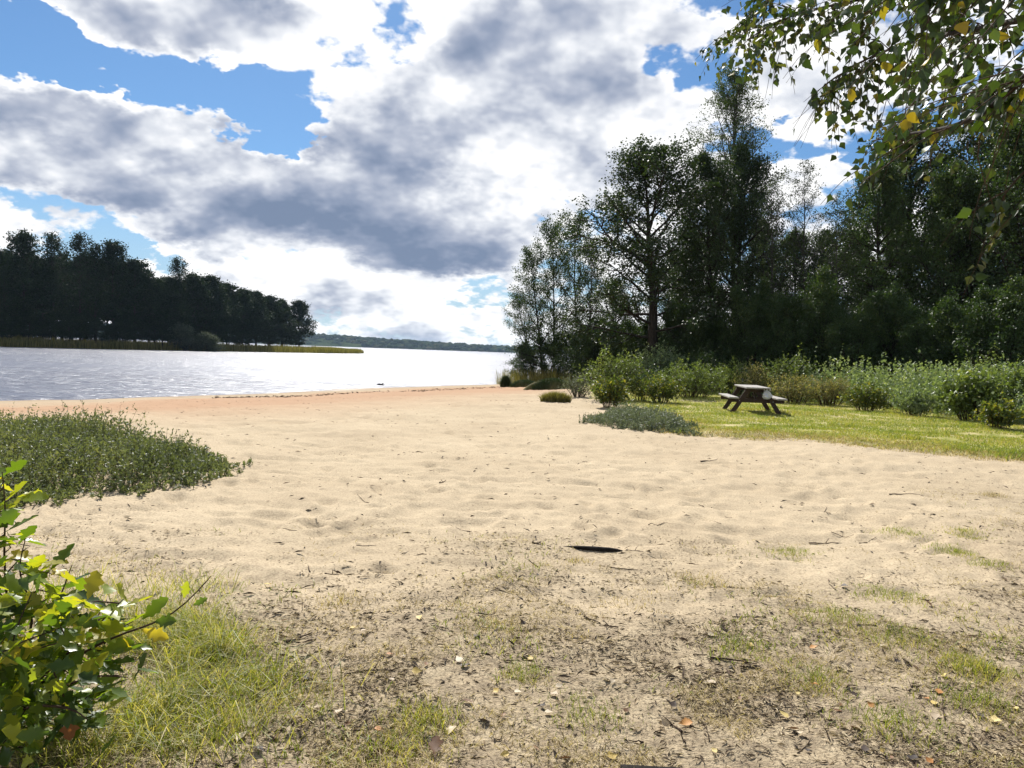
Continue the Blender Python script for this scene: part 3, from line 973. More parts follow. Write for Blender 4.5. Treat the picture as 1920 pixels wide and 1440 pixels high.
def build_peninsula():
    PROTO['far_round'] = (make_tree('lakeside_tree', '', 'bark', 'leaf_far', tree_data(53, 16, .25, .25, 5.0, dome, n1=34, up=(5, 62), n2=7, n3=5, nl=9, leaf=(.40, .30), spread=.38)), 16)
    PROTO['far_tall'] = (make_tree('lakeside_tree', '', 'bark', 'leaf_far', tree_data(59, 22, .26, .28, 3.9, oval, n1=40, up=(15, 60), n2=7, n3=5, nl=7, leaf=(.38, .28), spread=.36)), 22)
    PROTO['far_open'] = (make_tree('lakeside_tree', '', 'bark', 'leaf_far', tree_data(61, 22, .24, .30, 3.6, spire, n1=42, up=(30, 65), n2=6, n3=5, nl=4, leaf=(.34, .25), spread=.32, skip=.15)), 22)
    PROTO['far_bush'] = (make_tree('willow_bush', '', 'bark', 'leaf_farwillow', tree_data(67, 5, .10, .02, 3.2, dome, n1=40, up=(10, 70), n2=6, n3=4, nl=9, leaf=(.30, .16), spread=.25, trunks=3)), 5)
    g = 'trees of the wood across the water'
    edge = [(-60, 155), (0, 158), (160, 172), (300, 186), (400, 205), (480, 225), (540, 245), (575, 262)]
    dep = lambda px: float(np.interp(px, [e[0] for e in edge], [e[1] for e in edge]))
    front = [(8, 500, 'far_tall', 'leftmost tall tree of the wood across the water'), (45, 432, 'far_tall', 'tall pointed tree, first high peak from the left, across the water'),
             (80, 500, 'far_round', 'rounded tree between the first two peaks of the wood across the water'), (100, 436, 'far_open', 'airy tall tree, second peak from the left, across the water'),
             (150, 436, 'far_open', 'tall ragged tree, third peak from the left, across the water'), (178, 455, 'far_open', 'thin see-through tree just right of the third peak across the water'),
             (212, 450, 'far_tall', 'narrow dark peak before the wood across the water steps down'), (252, 485, 'far_round', 'round-shouldered dark tree left of the notch in the far wood'),
             (225, 560, 'far_round', 'lower full tree standing in front, below the notch'), (290, 520, 'far_round', 'round dark tree just right of the notch in the far wood'),
             (334, 482, 'far_open', 'lone airy tree top rising above the round crowns across the water'), (320, 520, 'far_round', 'full dark tree below the lone airy tree top'),
             (362, 512, 'far_round', 'round dark tree right of the lone airy tree top'), (395, 515, 'far_round', 'dark tree behind the grey willow bushes across the water'),
             (425, 530, 'far_round', 'dark tree right above the grey willow bushes'), (455, 540, 'far_round', 'fifth crown from the point of the far wood'),
             (480, 545, 'far_round', 'fourth crown from the point of the far wood'), (505, 553, 'far_round', 'third crown from the point of the far wood'),
             (530, 565, 'far_round', 'second crown from the point of the far wood'), (561, 562, 'far_round', 'outermost round tree on the point of the far wood')]
    for (px, top, kd, lb) in front:
        w = {'far_tall': 1.15, 'far_open': 1.1, 'far_round': 1.12}[kd]
        place_tree(kd, lb, px, 640, dep(px), px, top, w, g)
    rnd = random.Random(4)
    for i in range(30):
        px = -70 + i * 20.5 + rnd.uniform(-6, 6)
        if px > 548:
            break
        Y = dep(px) + rnd.uniform(12, 34)
        top = float(np.interp(px, [-70, 0, 200, 270, 300, 560], [470, 468, 478, 520, 515, 568])) + rnd.uniform(-6, 16)
        place_tree('far_round' if i % 3 else 'far_tall', 'dark tree standing deep in the wood across the water', px, 640, Y, px, top, 1.0, 'trees deep in the wood across the water')
    place_tree('far_bush', 'larger grey-green willow bush on the reedy bank across the water', 350, 650, 186, 345, 604, 1.15, 'willow bushes across the water')
    place_tree('far_bush', 'smaller low grey-green willow bush sloping to the reeds across the water', 388, 652, 186, 385, 622, 1.3, 'willow bushes across the water')
    for j in range(26):
        px = -70 + j * 25
        Y = dep(px) - 3 + rnd.uniform(-2, 4)
        place_tree('far_round', 'low dark bush filling the foot of the wood across the water', px, 640, Y, px, float(np.interp(px, [-70, 120, 300, 575], [594, 596, 594, 618])) + rnd.uniform(-14, 14), 1.6, 'thicket at the foot of the wood across the water')
    # reed bed along the water
    rng = np.random.default_rng(8)
    line = np.array(PENI[1:10])
    seg = rng.random(34000) ** 0.8 * (len(line) - 1)
    i0 = seg.astype(int).clip(0, len(line) - 2)
    w = (seg - i0)[:, None]
    p = line[i0] * (1 - w) + line[i0 + 1] * w
    tan = nrm(line[i0 + 1] - line[i0])
    nor = np.stack([-tan[:, 1], tan[:, 0]], 1)
    off = rng.uniform(-1.5, 9, len(p))[:, None]
    xy = p + nor * off
    z = np.maximum(terrain(xy[:, 0], xy[:, 1], False), WATER_Z - .3)
    Hh = rng.uniform(1.3, 2.3, len(p)) * (0.75 + 0.5 * fbm(xy[:, 0] * .2, xy[:, 1] * .2, 3, 2)) * np.interp(xy[:, 1], [150, 250, 290, 300], [1., 1., .7, .5])
    V, F = blades(np.column_stack([xy, z]), Hh, rng.uniform(.06, .12, len(p)), rng.uniform(0, .3, len(p)), rng, .2)
    tag(obj('reeds', mesh_np('reeds', V, F), M['reed']), 'yellow-green reed belt along the bank across the water', None, None, 'stuff')


build_right_wood()
build_peninsula()
# ------------------------------------------------------------------ shrubs
def shrub_data(seed, rx, ry, h, stems, per, leaf, droop=0.0, twig=0.35, low=0.1, nt=5, rad=0.006):
    rng = np.random.default_rng(seed)
    az = np.arange(stems) * GA + rng.normal(0, .3, stems)
    rr = np.sqrt((np.arange(stems) + .5) / stems) * rng.uniform(.85, 1.1, stems)
    tip = np.stack([np.cos(az) * rr * rx, np.sin(az) * rr * ry, h * (np.sqrt(np.clip(1.04 - 0.85 * rr ** 2, .05, None))) * rng.uniform(.72, 1.12, stems)], 1)
    root = tip * np.array([.35, .35, 0]) + rng.normal(0, .03, (stems, 3)) * np.array([1, 1, 0])
    k = 6
    t = np.linspace(0, 1, k)[None, :, None]
    path = root[:, None] * (1 - t) + tip[:, None] * t
    path[..., 2] += (np.sin(t[..., 0] * math.pi) * .12 * h)
    path += rng.normal(0, .02 * h, path.shape) * t
    path[:, 0, 2] = -0.05
    p, d, tt = children(rng, path, nt, low + .12, 45, .5)
    L = twig * h * rng.uniform(.5, 1.2, len(p))
    tw = grow_paths(rng, p, d, L, 4, (0, 0, .06 - droop), .15)
    wood = [tubes(path, rad * (0.6 + h * .5) * np.linspace(1.3, .4, k)[None].repeat(stems, 0), 4), tubes(tw[:, [0, 3]], np.full((len(tw), 2), rad * .4), 3)]
    f = rng.uniform(0.1, 2.999, (len(tw), per))
    i0 = f.astype(int)
    w = (f - i0)[..., None]
    a = np.take_along_axis(tw, i0[..., None].repeat(3, -1), 1)
    b = np.take_along_axis(tw, (i0 + 1)[..., None].repeat(3, -1), 1)
    P = (a * (1 - w) + b * w).reshape(-1, 3)
    tan = nrm((b - a).reshape(-1, 3))
    P = P[:, :] + rng.normal(0, leaf[0] * .25, P.shape)
    P[:, 2] = np.maximum(P[:, 2], 0.02)
    D = nrm(tan * .5 + rng.normal(0, .7, P.shape) + np.array([0, 0, .05 - droop]))
    N = nrm(rng.normal(0, .6, P.shape) + np.array([0, 0, .9]))
    s = rng.uniform(.6, 1.25, len(P))
    return join(wood), leaf_quads(P, D, N, leaf[0] * s, leaf[1] * s)


def make_shrub(name, label, leafm, data, loc, rz=0.0, scale=(1, 1, 1), group=None, cat='shrub'):
    wood, lv = data
    t = thing(name, label, cat, loc, rz, group)
    t.scale = scale
    obj('stems', mesh_np('stems', wood[0], wood[1], True), M['twig'], t)['kind'] = 'stuff'
    obj('foliage', mesh_np('foliage', lv[0], lv[1]), M[leafm], t)
    return t


def spot(px, py, z=0.0):
    """where the ground meets the ray through a pixel"""
    p = on_z(px, py, z)
    for _ in range(6):
        p = on_z(px, py, tz(p[0], p[1]))
    return p


def area_points(rng, poly, n, z=0.0):
    xs, ys = [q[0] for q in poly], [q[1] for q in poly]
    out = np.zeros((0, 2))
    while len(out) < n:
        c = np.column_stack([rng.uniform(min(xs), max(xs), n * 2), rng.uniform(min(ys), max(ys), n * 2)])
        out = np.vstack([out, c[inside(c[:, 0], c[:, 1], poly)]])
    return out[:n]


def shoot_mat(seed, poly, n, hfun, per, leaf, rad=.003, lean=.35, ragged=.9, grow=.0):
    """a mat of upright leafy shoots over a patch of ground (world coordinates)"""
    rng = np.random.default_rng(seed)
    pa = np.array(poly)
    c = np.column_stack([rng.uniform(pa[:, 0].min() - .5, pa[:, 0].max() + .5, n * 9), rng.uniform(pa[:, 1].min() - .5, pa[:, 1].max() + .5, n * 9)])
    d = sdist(c[:, 0], c[:, 1], poly) + (fbm(c[:, 0] * 2.3, c[:, 1] * 2.3, 7, 4, .6) - .5) * ragged + grow
    keep = rng.random(len(c)) < sstep(d, -.12 * ragged, .30 * ragged) ** 1.5
    xy, d = c[keep][:n], d[keep][:n].clip(0, None)
    n = len(xy)
    h = hfun(xy[:, 0], xy[:, 1], d) * rng.uniform(.6, 1.15, n) * np.where(rng.random(n) < .04, 1.35, 1)
    z = terrain(xy[:, 0], xy[:, 1])
    root = np.column_stack([xy, z - .02])
    a = rng.random(n) * 6.283
    ld = np.stack([np.cos(a), np.sin(a), np.zeros(n)], 1) * lean * rng.random(n)[:, None]
    d0 = nrm(ld + np.array([0, 0, 1.0]))
    path = grow_paths(rng, root, d0, h, 4, (0, 0, .08), .10)
    wp = path[::4]
    wood = tubes(wp, rad * np.linspace(1, .5, 4)[None].repeat(len(wp), 0), 3)
    f = (1 - rng.random((n, per)) ** 1.25 * .93) * 2.999
    i0 = f.astype(int)
    w = (f - i0)[..., None]
    A = np.take_along_axis(path, i0[..., None].repeat(3, -1), 1)
    B = np.take_along_axis(path, (i0 + 1)[..., None].repeat(3, -1), 1)
    P = (A * (1 - w) + B * w).reshape(-1, 3)
    D = nrm(rng.normal(0, .8, P.shape) + np.array([0, 0, .55]))
    N = nrm(rng.normal(0, .7, P.shape) + np.array([0, 0, .7]))
    s = rng.uniform(.6, 1.25, len(P))
    return wood, leaf_quads(P, D, N, leaf[0] * s, leaf[1] * s)


def build_shrubs():
    # the willow mat on the left
    front = [tuple(spot(px, py)[:2]) for px, py in [(0, 956), (60, 943), (130, 934), (200, 926), (270, 917), (330, 908), (380, 903), (420, 888), (466, 874)]]
    back = [tuple(on_z(px, py, .22)[:2]) for px, py in [(440, 842), (380, 824), (300, 810), (220, 795), (150, 779), (100, 775), (0, 784)]]
    poly = [(front[0][0] - 3, front[0][1] - .4)] + front + back + [(back[-1][0] - 4, back[-1][1])]

    def hf(x, y, d):
        return (.09 + .36 * sstep(d, 0, 1.1)) * (.45 + 1.1 * fbm(x * 1.3, y * 1.3, 9, 4, .6))
    wood, lv = shoot_mat(5, poly, 11500, hf, 13, (.046, .019), lean=.8, grow=.16)
    o = thing('creeping_willow', 'wide low mat of grey-green creeping willow on the left of the sand', 'shrub', (0, 0, 0))
    obj('stems', mesh_np('stems', *wood), M['twig'], o)['kind'] = 'stuff'
    obj('foliage', mesh_np('foliage', *lv), M['leaf_willow'], o)
    # willow mat between the sand and the picnic lawn
    poly = [tuple(spot(px, py)[:2]) for px, py in [(1098, 797), (1130, 803), (1180, 807), (1230, 812), (1290, 815), (1308, 806), (1270, 788), (1230, 778), (1170, 776), (1120, 778)]]
    wood, lv = shoot_mat(6, poly, 2200, lambda x, y, d: (.08 + .24 * sstep(d, 0, .6)) * (.2 + 1.5 * fbm(x * 2.4, y * 2.4, 9, 3)), 18, (.045, .017), lean=.8)
    o = thing('creeping_willow', 'low silvery willow mat where the sand meets the picnic lawn', 'shrub', (0, 0, 0))
    obj('stems', mesh_np('stems', *wood), M['twig'], o)['kind'] = 'stuff'
    obj('foliage', mesh_np('foliage', *lv), M['leaf_greywillow'], o)

    def put(name, label, leafm, px, py, w_px, top, leaf, stems=36, per=9, seed=1, droop=0., deep=.8, nt=6):
        p = spot(px, py)
        Y = p[1]
        rx = w_px * Y / FPX / 2
        h = at_y(px, top, Y)[2] - p[2]
        data = shrub_data(seed, rx, rx * deep, h * .92, stems, per, leaf, droop, nt=nt)
        return make_shrub(name, label, leafm, data, (p[0], p[1] + rx * deep * .7, p[2] - .02), 0, (1, 1, 1), 'shrubs around the picnic lawn')
    put('leafy_shrub', 'tall rounded green shrub left of the lawn, behind the bright low bush', 'leaf_shrub', 1152, 752, 118, 662, (.075, .045), 70, 10, 1)
    put('leafy_shrub', 'small dark bush with yellow-green shoots on top, beside the sand', 'leaf_yellow', 1146, 765, 76, 712, (.11, .055), 34, 8, 2)
    put('leafy_shrub', 'yellowing rounded bush on the lawn left of the picnic table', 'leaf_yellow', 1246, 757, 92, 710, (.085, .045), 46, 10, 3)
    put('leafy_shrub', 'thin yellowish bush between the two low bushes at the lawn corner', 'leaf_yellow', 1205, 752, 60, 705, (.075, .04), 30, 8, 4)
    put('grey_willow', 'silver-grey willow bush on the sand left of the tall rounded shrub', 'leaf_greywillow', 1086, 746, 66, 703, (.055, .02), 46, 14, 5)
    put('leafy_shrub', 'dark rounded shrub at the back, against the trunk of the big tree', 'leaf_weed', 1238, 728, 120, 652, (.10, .06), 70, 11, 6)
    put('leafy_shrub', 'dark green shrub at the back of the lawn, right of the rounded one', 'leaf_mid', 1320, 728, 110, 660, (.10, .06), 60, 11, 26)
    put('leafy_shrub', 'broad low green shrub behind the lawn, left of the picnic table', 'leaf_shrub', 1305, 748, 150, 682, (.075, .04), 90, 12, 7)
    put('leafy_shrub', 'low green shrub right behind the picnic table top', 'leaf_shrub', 1385, 744, 110, 684, (.07, .04), 70, 12, 8)
    put('dry_shrub', 'pale brown withered shrub behind the right bench of the picnic table', 'leaf_rust', 1428, 748, 90, 684, (.07, .03), 50, 10, 9)
    put('dry_shrub', 'brown withered low shrub right of the picnic table', 'leaf_rust', 1500, 758, 110, 706, (.07, .035), 60, 10, 10)
    put('dry_shrub', 'rust-tinted low shrub between the withered one and the dark little bush', 'leaf_rust', 1565, 762, 90, 708, (.07, .035), 56, 10, 11)
    put('leafy_shrub', 'fresh green bush rising above the withered shrubs', 'leaf_shrub', 1488, 750, 110, 670, (.085, .055), 70, 11, 12)
    put('leafy_shrub', 'small dark rounded bush at the lawn edge under the weed bank', 'leaf_yellow', 1638, 773, 96, 724, (.085, .055), 48, 9, 13)
    put('leafy_shrub', 'big leafy dark green bush near the right edge of the lawn', 'leaf_shrub', 1842, 790, 120, 702, (.12, .085), 70, 9, 14)
    put('leafy_shrub', 'green bush cut by the right edge above the bramble', 'leaf_shrub', 1925, 792, 110, 700, (.11, .075), 60, 9, 15)
    put('bramble_bush', 'low bramble with yellow and pale leaves at the right end of the lawn', 'leaf_yellow', 1885, 806, 80, 752, (.09, .06), 36, 7, 16)
    put('raspberry_canes', 'tall leafy canes sticking up above the weed bank against the dark wood', 'leaf_shrub', 1852, 770, 110, 648, (.08, .05), 16, 7, 17)
    put('leafy_shrub', 'pale weedy bush at the foot of the bank, right of the dark little bush', 'leaf_weed', 1730, 782, 90, 730, (.075, .05), 50, 9, 18)
    # herb bank in front of the wood
    poly = [tuple(spot(px, py)[:2]) for px, py in [(1545, 757), (1600, 762), (1680, 770), (1760, 780), (1840, 790), (1960, 806)]] + [(24, 21), (24, 31), (14, 32), (8.5, 30.5)]
    wood, lv = shoot_mat(31, poly, 5200, lambda x, y, d: (.45 + .95 * sstep(d, 0, 2.2)) * (.75 + .5 * fbm(x * .8, y * .8, 19, 3)), 17, (.10, .06), .004, .25)
    o = tag(obj('undergrowth', mesh_np('undergrowth', *lv), M['leaf_weed']), 'pale green bank of tall weeds between the lawn and the wood', None, None, 'stuff')
    obj('weed_stalks', mesh_np('weed_stalks', *wood), M['grass_tall'], o)
    poly = [tuple(spot(px, py)[:2]) for px, py in [(1190, 735), (1290, 735), (1400, 738), (1540, 750)]] + [(10.5, 34), (9, 40), (5, 41)]
    wood, lv = shoot_mat(32, poly, 3200, lambda x, y, d: (.4 + .7 * sstep(d, 0, 2.2)) * (.75 + .5 * fbm(x * .8, y * .8, 29, 3)), 15, (.10, .055), .004, .25)
    o = tag(obj('undergrowth', mesh_np('undergrowth', *lv), M['leaf_mid']), 'darker weeds growing between the shrubs behind the picnic table', None, None, 'stuff')
    obj('weed_stalks', mesh_np('weed_stalks', *wood), M['grass_tall'], o)

    # grassy hummocks and mounds on the sand near the alders
    def hummock(name, label, px, py, w_px, top, seed, mat='grass_tall', n=5200, hb=.16):
        p = spot(px, py)
        Y = p[1]
        rx = w_px * Y / FPX / 2
        h = max(.12, at_y(px, top, Y)[2] - p[2] - hb * .6)
        o = thing(name, label, 'hummock', (p[0], p[1] + rx * .45, p[2]))
        rng = np.random.default_rng(seed)
        nr, na = 12, 28
        r = np.linspace(0, 1, nr)[:, None]
        a = np.linspace(0, 2 * math.pi, na, endpoint=False)[None]
        jag = 1 + .16 * np.sin(3 * a + seed) + .09 * np.sin(5 * a + 2 * seed)
        X, Yy = r * rx * np.cos(a) * jag, r * rx * .5 * np.sin(a) * jag
        Z = h * np.clip(1 - r ** 2.2, 0, 1) * (.85 + .3 * fbm(X * 3 + seed, Yy * 3, seed, 2)) - .06 * r ** 6
        V = np.stack([X, Yy, np.broadcast_to(Z, X.shape)], -1).reshape(-1, 3)
        i = np.arange(nr - 1)[:, None] * na
        j = np.arange(na)[None]
        F = np.stack([i + j, i + na + j, i + na + (j + 1) % na, i + (j + 1) % na], -1).reshape(-1, 4)
        mt = M.get('turf')
        if mt is None:
            mt, T, b = principled('turf', (.08, .075, .03), .95, .1)
            T.put(b.inputs['Base Color'], T.ramp(T.noise(T.n('ShaderNodeTexCoord').outputs['Object'], 8, 4, .6), [(.3, (.05, .05, .02)), (.7, (.14, .12, .05))]))
            M['turf'] = mt
        obj('mound', mesh_np('mound', V, [F], True), mt, o)
        rr, aa = np.sqrt(rng.random(n)), rng.random(n) * 6.283
        bx, by = rr * rx * .97 * np.cos(aa), rr * rx * .5 * .97 * np.sin(aa)
        bz = h * np.clip(1 - rr ** 2.2, 0, 1) * .95 - .03
        V, F = blades(np.stack([bx, by, bz], 1), hb * rng.uniform(.4, 1.2, n), rng.uniform(.006, .013, n), rng.uniform(.2, .9, n), rng)
        obj('grass_cover', mesh_np('grass_cover', V, F), M[mat], o)
    hummock('grass_hummock', 'small dark grassy hummock alone on the sand', 1043, 755, 58, 741, 3, 'reed', 3200, .30)
    hummock('grass_mound', 'long low grassy mound at the foot of the alders', 1038, 731, 96, 708, 5, 'leaf_dark', 7000)
    hummock('grass_mound', 'smaller low grassy mound nearer the water by the alders', 985, 726, 60, 711, 7, 'leaf_dark', 6000)
    hummock('sedge_tussock', 'dark upright tussock standing at the water line', 948, 726, 20, 704, 9, 'leaf_dark', 4000, .35)
    # reeds and dead stems under the alders
    rng = np.random.default_rng(12)
    poly = [(-1.3, 55), (0.3, 59.5), (3, 63), (8, 66), (10, 60), (6.5, 52.5), (2, 51.5)]
    xy = area_points(rng, poly, 6000)
    V, F = blades(np.column_stack([xy, terrain(xy[:, 0], xy[:, 1]) - .03]), rng.uniform(.5, 1.5, 6000), rng.uniform(.012, .03, 6000), rng.uniform(.05, .5, 6000), rng, .25)
    tag(obj('reeds', mesh_np('reeds', V, F), M['reed']), 'dark reeds and dead stems at the foot of the alders', None, None, 'stuff')


# ------------------------------------------------------------------ picnic table and bag
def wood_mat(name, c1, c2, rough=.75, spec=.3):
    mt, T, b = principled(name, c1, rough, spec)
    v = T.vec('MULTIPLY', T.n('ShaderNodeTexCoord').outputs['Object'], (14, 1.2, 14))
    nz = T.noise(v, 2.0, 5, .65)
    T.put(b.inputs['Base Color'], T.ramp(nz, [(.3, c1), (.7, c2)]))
    bp = T.n('ShaderNodeBump')
    bp.inputs['Strength'].default_value = .4
    bp.inputs['Distance'].default_value = .004
    T.put(bp.inputs['Height'], nz)
    T.put(b.inputs['Normal'], bp.outputs[0])
    return mt


def beam(a, b, w, t, up=(0, 0, 1)):
    """chamfered beam from a to b: w across, t along up"""
    a, b = Vector(a), Vector(b)
    V, P = box(w, (b - a).length, t, .006)
    y = (b - a).normalized()
    x = y.cross(Vector(up)).normalized()
    z = x.cross(y)
    Rm = np.array([[x[i], y[i], z[i]] for i in range(3)])
    return V @ Rm.T + np.array((a + b) / 2), P


def build_table():
    top = wood_mat('weathered_sheen_plank', (.22, .20, .18), (.38, .355, .32), .55, .45)  # weathered grey, paled further: the sky's sheen is put into the colour
    dark = wood_mat('dark_stained_wood', (.030, .018, .012), (.065, .040, .026), .7)
    steel, _, _ = principled('bolt_steel', (.35, .35, .36), .35, .5)
    f, bk = at_y(1423, 728, 20.6), at_y(1398, 722, 22.6)
    c = (f + bk) / 2
    rz = -math.atan2(bk[0] - f[0], 2.0)
    t = thing('picnic_table', 'dark wooden picnic table with attached benches on the lawn', 'picnic table', (c[0], 21.6, tz(c[0], 21.6) - .01), rz)
    Lh, H = 1.0, .73
    for i in range(5):
        x = (i - 2) * .13
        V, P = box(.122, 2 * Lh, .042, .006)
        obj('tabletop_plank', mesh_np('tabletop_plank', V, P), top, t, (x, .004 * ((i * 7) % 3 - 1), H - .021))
    for s in (-1, 1):
        for q in (0, 1):
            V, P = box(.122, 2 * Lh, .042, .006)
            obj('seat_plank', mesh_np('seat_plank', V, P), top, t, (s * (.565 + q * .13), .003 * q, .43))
        for e in (-1, 1):
            y = e * .70
            lg = obj('leg', mesh_np('leg', *beam((s * .20, y, H - .045), (s * .63, y, 0.0), .045, .115, (1, 0, .4))), dark, t)
            V, P = tubes(np.array([[[s * .44, y - e * .02, .345], [s * .44, y + e * .038, .345]]]), np.full((1, 2), .011), 8, True)
            obj('bolt', mesh_np('bolt', V, P), steel, lg)
    for e in (-1, 1):
        y = e * .70
        yi = y - e * .048
        obj('seat_bearer', mesh_np('seat_bearer', *beam((-.74, yi, .355), (.74, yi, .355), .045, .105)), dark, t)
        obj('top_bearer', mesh_np('top_bearer', *beam((-.31, yi, H - .092), (.31, yi, H - .092), .045, .095)), dark, t)
        obj('brace', mesh_np('brace', *beam((0, yi - e * .03, .40), (0, e * .16, H - .05), .07, .04, (1, 0, 0))), dark, t)
    # white carrier bag hung from the corner of the top
    p = at_y(1438, 737, 20.75)
    bag = thing('plastic_bag', 'crumpled white plastic bag hanging under the right end of the table top', 'bag', (p[0], 20.75, p[2] - .17))
    rng = np.random.default_rng(4)
    nz_, na = 14, 26
    zz = np.linspace(0, 1, nz_)[:, None]
    a = np.linspace(0, 6.283, na, endpoint=False)[None]
    r = (.02 + .105 * np.sin(np.clip(zz * 1.06, 0, 1) * math.pi) ** .55 * (1 - .55 * zz)) * (.85 + .34 * np.sin(3 * a + 5 * zz) + .20 * np.sin(7 * a - 9 * zz) + rng.normal(0, .06, (nz_, na)))
    V = np.stack([r * np.cos(a) * 1.15, r * np.sin(a) * .75, np.broadcast_to(zz * .25, r.shape)], -1).reshape(-1, 3)
    i = np.arange(nz_ - 1)[:, None] * na
    j = np.arange(na)[None]
    F = np.stack([i + j, i + j + 0 * j + 0, i + na + (j + 1) % na, i + na + j], -1)
    F = np.stack([i + j, i + (j + 1) % na, i + na + (j + 1) % na, i + na + j], -1).reshape(-1, 4)
    pm = leaf_mat('white_plastic', [(0, (.78, .79, .84)), (1, (.82, .83, .86))], .35, .35, .4, (1, 1, 1))
    obj('pouch', mesh_np('pouch', V, [F, (np.arange(na)[::-1])[None]], True), pm, bag)
    for s in (-1, 1):
        th = np.linspace(-.4, math.pi + .4, 12)
        path = np.stack([s * .045 + .035 * np.cos(th), .01 * s + 0 * th, .25 + .055 * np.sin(th)], 1)
        obj('handle', mesh_np('handle', *tubes(path[None], np.full((1, 12), .008), 6), True), pm, bag)


# ------------------------------------------------------------------ grass and litter
def build_grass():
    rng = np.random.default_rng(21)
    # mown lawn
    n = 105000
    Y = 11.5 + 22 * rng.random(n * 2) ** 1.6
    X = rng.uniform(.05, .78, n * 2) * Y
    ld = lawn_d(X, Y)
    keep = (ld > -.25) & (rng.random(n * 2) < .25 + .75 * sstep(ld, -.2, 1.0)) & (fbm(X * .8, Y * 1.6, 15, 3) > .30 + .25 * rng.random(n * 2) * sstep(1.8 - ld, 0, 1.8))
    X, Y, ld = X[keep][:n], Y[keep][:n], ld[keep][:n]
    m_ = len(X)
    tall = 1 + 1.2 * sstep(fbm(X * .9, Y * .9, 17, 3), .55, .8)
    V, F = blades(np.column_stack([X, Y, terrain(X, Y) - .004]), rng.uniform(.025, .07, m_) * tall, rng.uniform(.008, .016, m_), rng.uniform(.3, 1.2, m_), rng)
    tag(obj('lawn_grass', mesh_np('lawn_grass', V, F), M['grass']), 'short sunlit grass of the picnic lawn', None, None, 'stuff')
    # dry strip where the lawn meets the sand
    k2 = 160000
    Y = 11 + 9 * rng.random(k2)
    X = rng.uniform(.12, .75, k2) * Y
    ld = lawn_d(X, Y)
    keep = (ld > -.7) & (rng.random(k2) < sstep(ld, -.7, .1) * sstep(1.3 - ld, 0, 1.1) * .9)
    X, Y = X[keep], Y[keep]
    m_ = len(X)
    V, F = blades(np.column_stack([X, Y, terrain(X, Y) - .004]), rng.uniform(.02, .07, m_), rng.uniform(.005, .010, m_), rng.uniform(.4, 1.6, m_), rng)
    tag(obj('dry_lawn_edge', mesh_np('dry_lawn_edge', V, F), M['straw']), 'straw-coloured dry grass strip along the front edge of the lawn', None, None, 'stuff')
    # straw and sparse blades on the near ground
    n = 55000
    r = 2.0 + 7.5 * rng.random(n * 3) ** 1.3
    X = rng.uniform(-.8, .8, n * 3) * r
    lit = litter_f(X, r)
    cl = fbm(X * 2.2, r * 2.2, 91, 4)
    keep = rng.random(n * 3) < lit * sstep(cl, .46, .66)
    X, r = X[keep][:n], r[keep][:n]
    m_ = len(X)
    V, F = blades(np.column_stack([X, r, terrain(X, r) - .004]), rng.uniform(.012, .05, m_), rng.uniform(.002, .0045, m_), rng.uniform(.8, 2.6, m_), rng, .8)
    tag(obj('dry_grass', mesh_np('dry_grass', V, F), M['straw']), 'sparse dry straw grass on the near sandy ground', None, None, 'stuff')
    n = 12000
    r = 2.0 + 6.5 * rng.random(n * 5) ** 1.2
    X = rng.uniform(-.8, .8, n * 5) * r
    keep = rng.random(n * 5) < litter_f(X, r) * sstep(fbm(X * 1.5 + 5, r * 1.5, 95, 5, .65), .54, .72)
    X, r = X[keep][:n], r[keep][:n]
    m_ = len(X)
    V, F = blades(np.column_stack([X, r, terrain(X, r) - .004]), rng.uniform(.015, .06, m_), rng.uniform(.003, .006, m_), rng.uniform(.4, 1.8, m_), rng, .6)
    tag(obj('sparse_grass', mesh_np('sparse_grass', V, F), M['grass']), 'thin green grass growing in patches on the near ground', None, None, 'stuff')
    # long grass round the oak sapling
    pts = []
    for (px, py, rad, k) in [(320, 1200, .24, 1700), (390, 1230, .20, 1100), (300, 1330, .22, 1100), (230, 1400, .22, 900), (470, 1290, .20, 600), (60, 1420, .4, 300), (230, 1180, .3, 1100), (120, 1120, .35, 500), (380, 1390, .22, 600),  (350, 1110, .25, 350), (520, 1330, .3, 350)]:
        p = spot(px, py)
        q = rng.normal(0, rad * .55, (k, 2)) + p[:2]
        pts.append(q)
    q = np.concatenate(pts)
    m_ = len(q)
    V, F = blades(np.column_stack([q, terrain(q[:, 0], q[:, 1]) - .01]), (.03 + .20 * rng.random(m_) ** 1.6) * (.4 + 1.2 * fbm(q[:, 0] * 6, q[:, 1] * 6, 5, 3)), rng.uniform(.0022, .0045, m_), rng.uniform(.3, 1.8, m_), rng, .6)
    tag(obj('long_grass', mesh_np('long_grass', V, F), M['grass_tall']), 'long yellow-green grass around the oak sapling at lower left', None, None, 'stuff')
    # litter: tiny bits of bark, stalk and leaf
    def bits(n, gen, L, W, mat, name, label, pw=2.2):
        X, Yb = gen(n)
        m_ = len(X)
        a = rng.random(m_) * 6.283
        D = np.stack([np.cos(a), np.sin(a), rng.normal(0, .18, m_)], 1)
        N = nrm(np.stack([rng.normal(0, .35, m_), rng.normal(0, .35, m_), np.ones(m_)], 1))
        s = rng.random(m_) ** pw
        V, F = leaf_quads(np.column_stack([X, Yb, terrain(X, Yb) + .004]), D, N, L[0] + (L[1] - L[0]) * s, W[0] + (W[1] - W[0]) * s * rng.random(m_), .3)
        tag(obj(name, mesh_np(name, V, F), M[mat]), label, None, None, 'stuff')

    def g_near(n):
        r = 2.0 + 6 * rng.random(n * 4) ** 1.3
        X = rng.uniform(-.8, .8, n * 4) * r
        keep = rng.random(n * 4) < litter_f(X, r) * (.24 + .76 * sstep(fbm(X * 1.8, r * 2.4, 98, 4), .42, .58))
        return X[keep][:n], r[keep][:n]
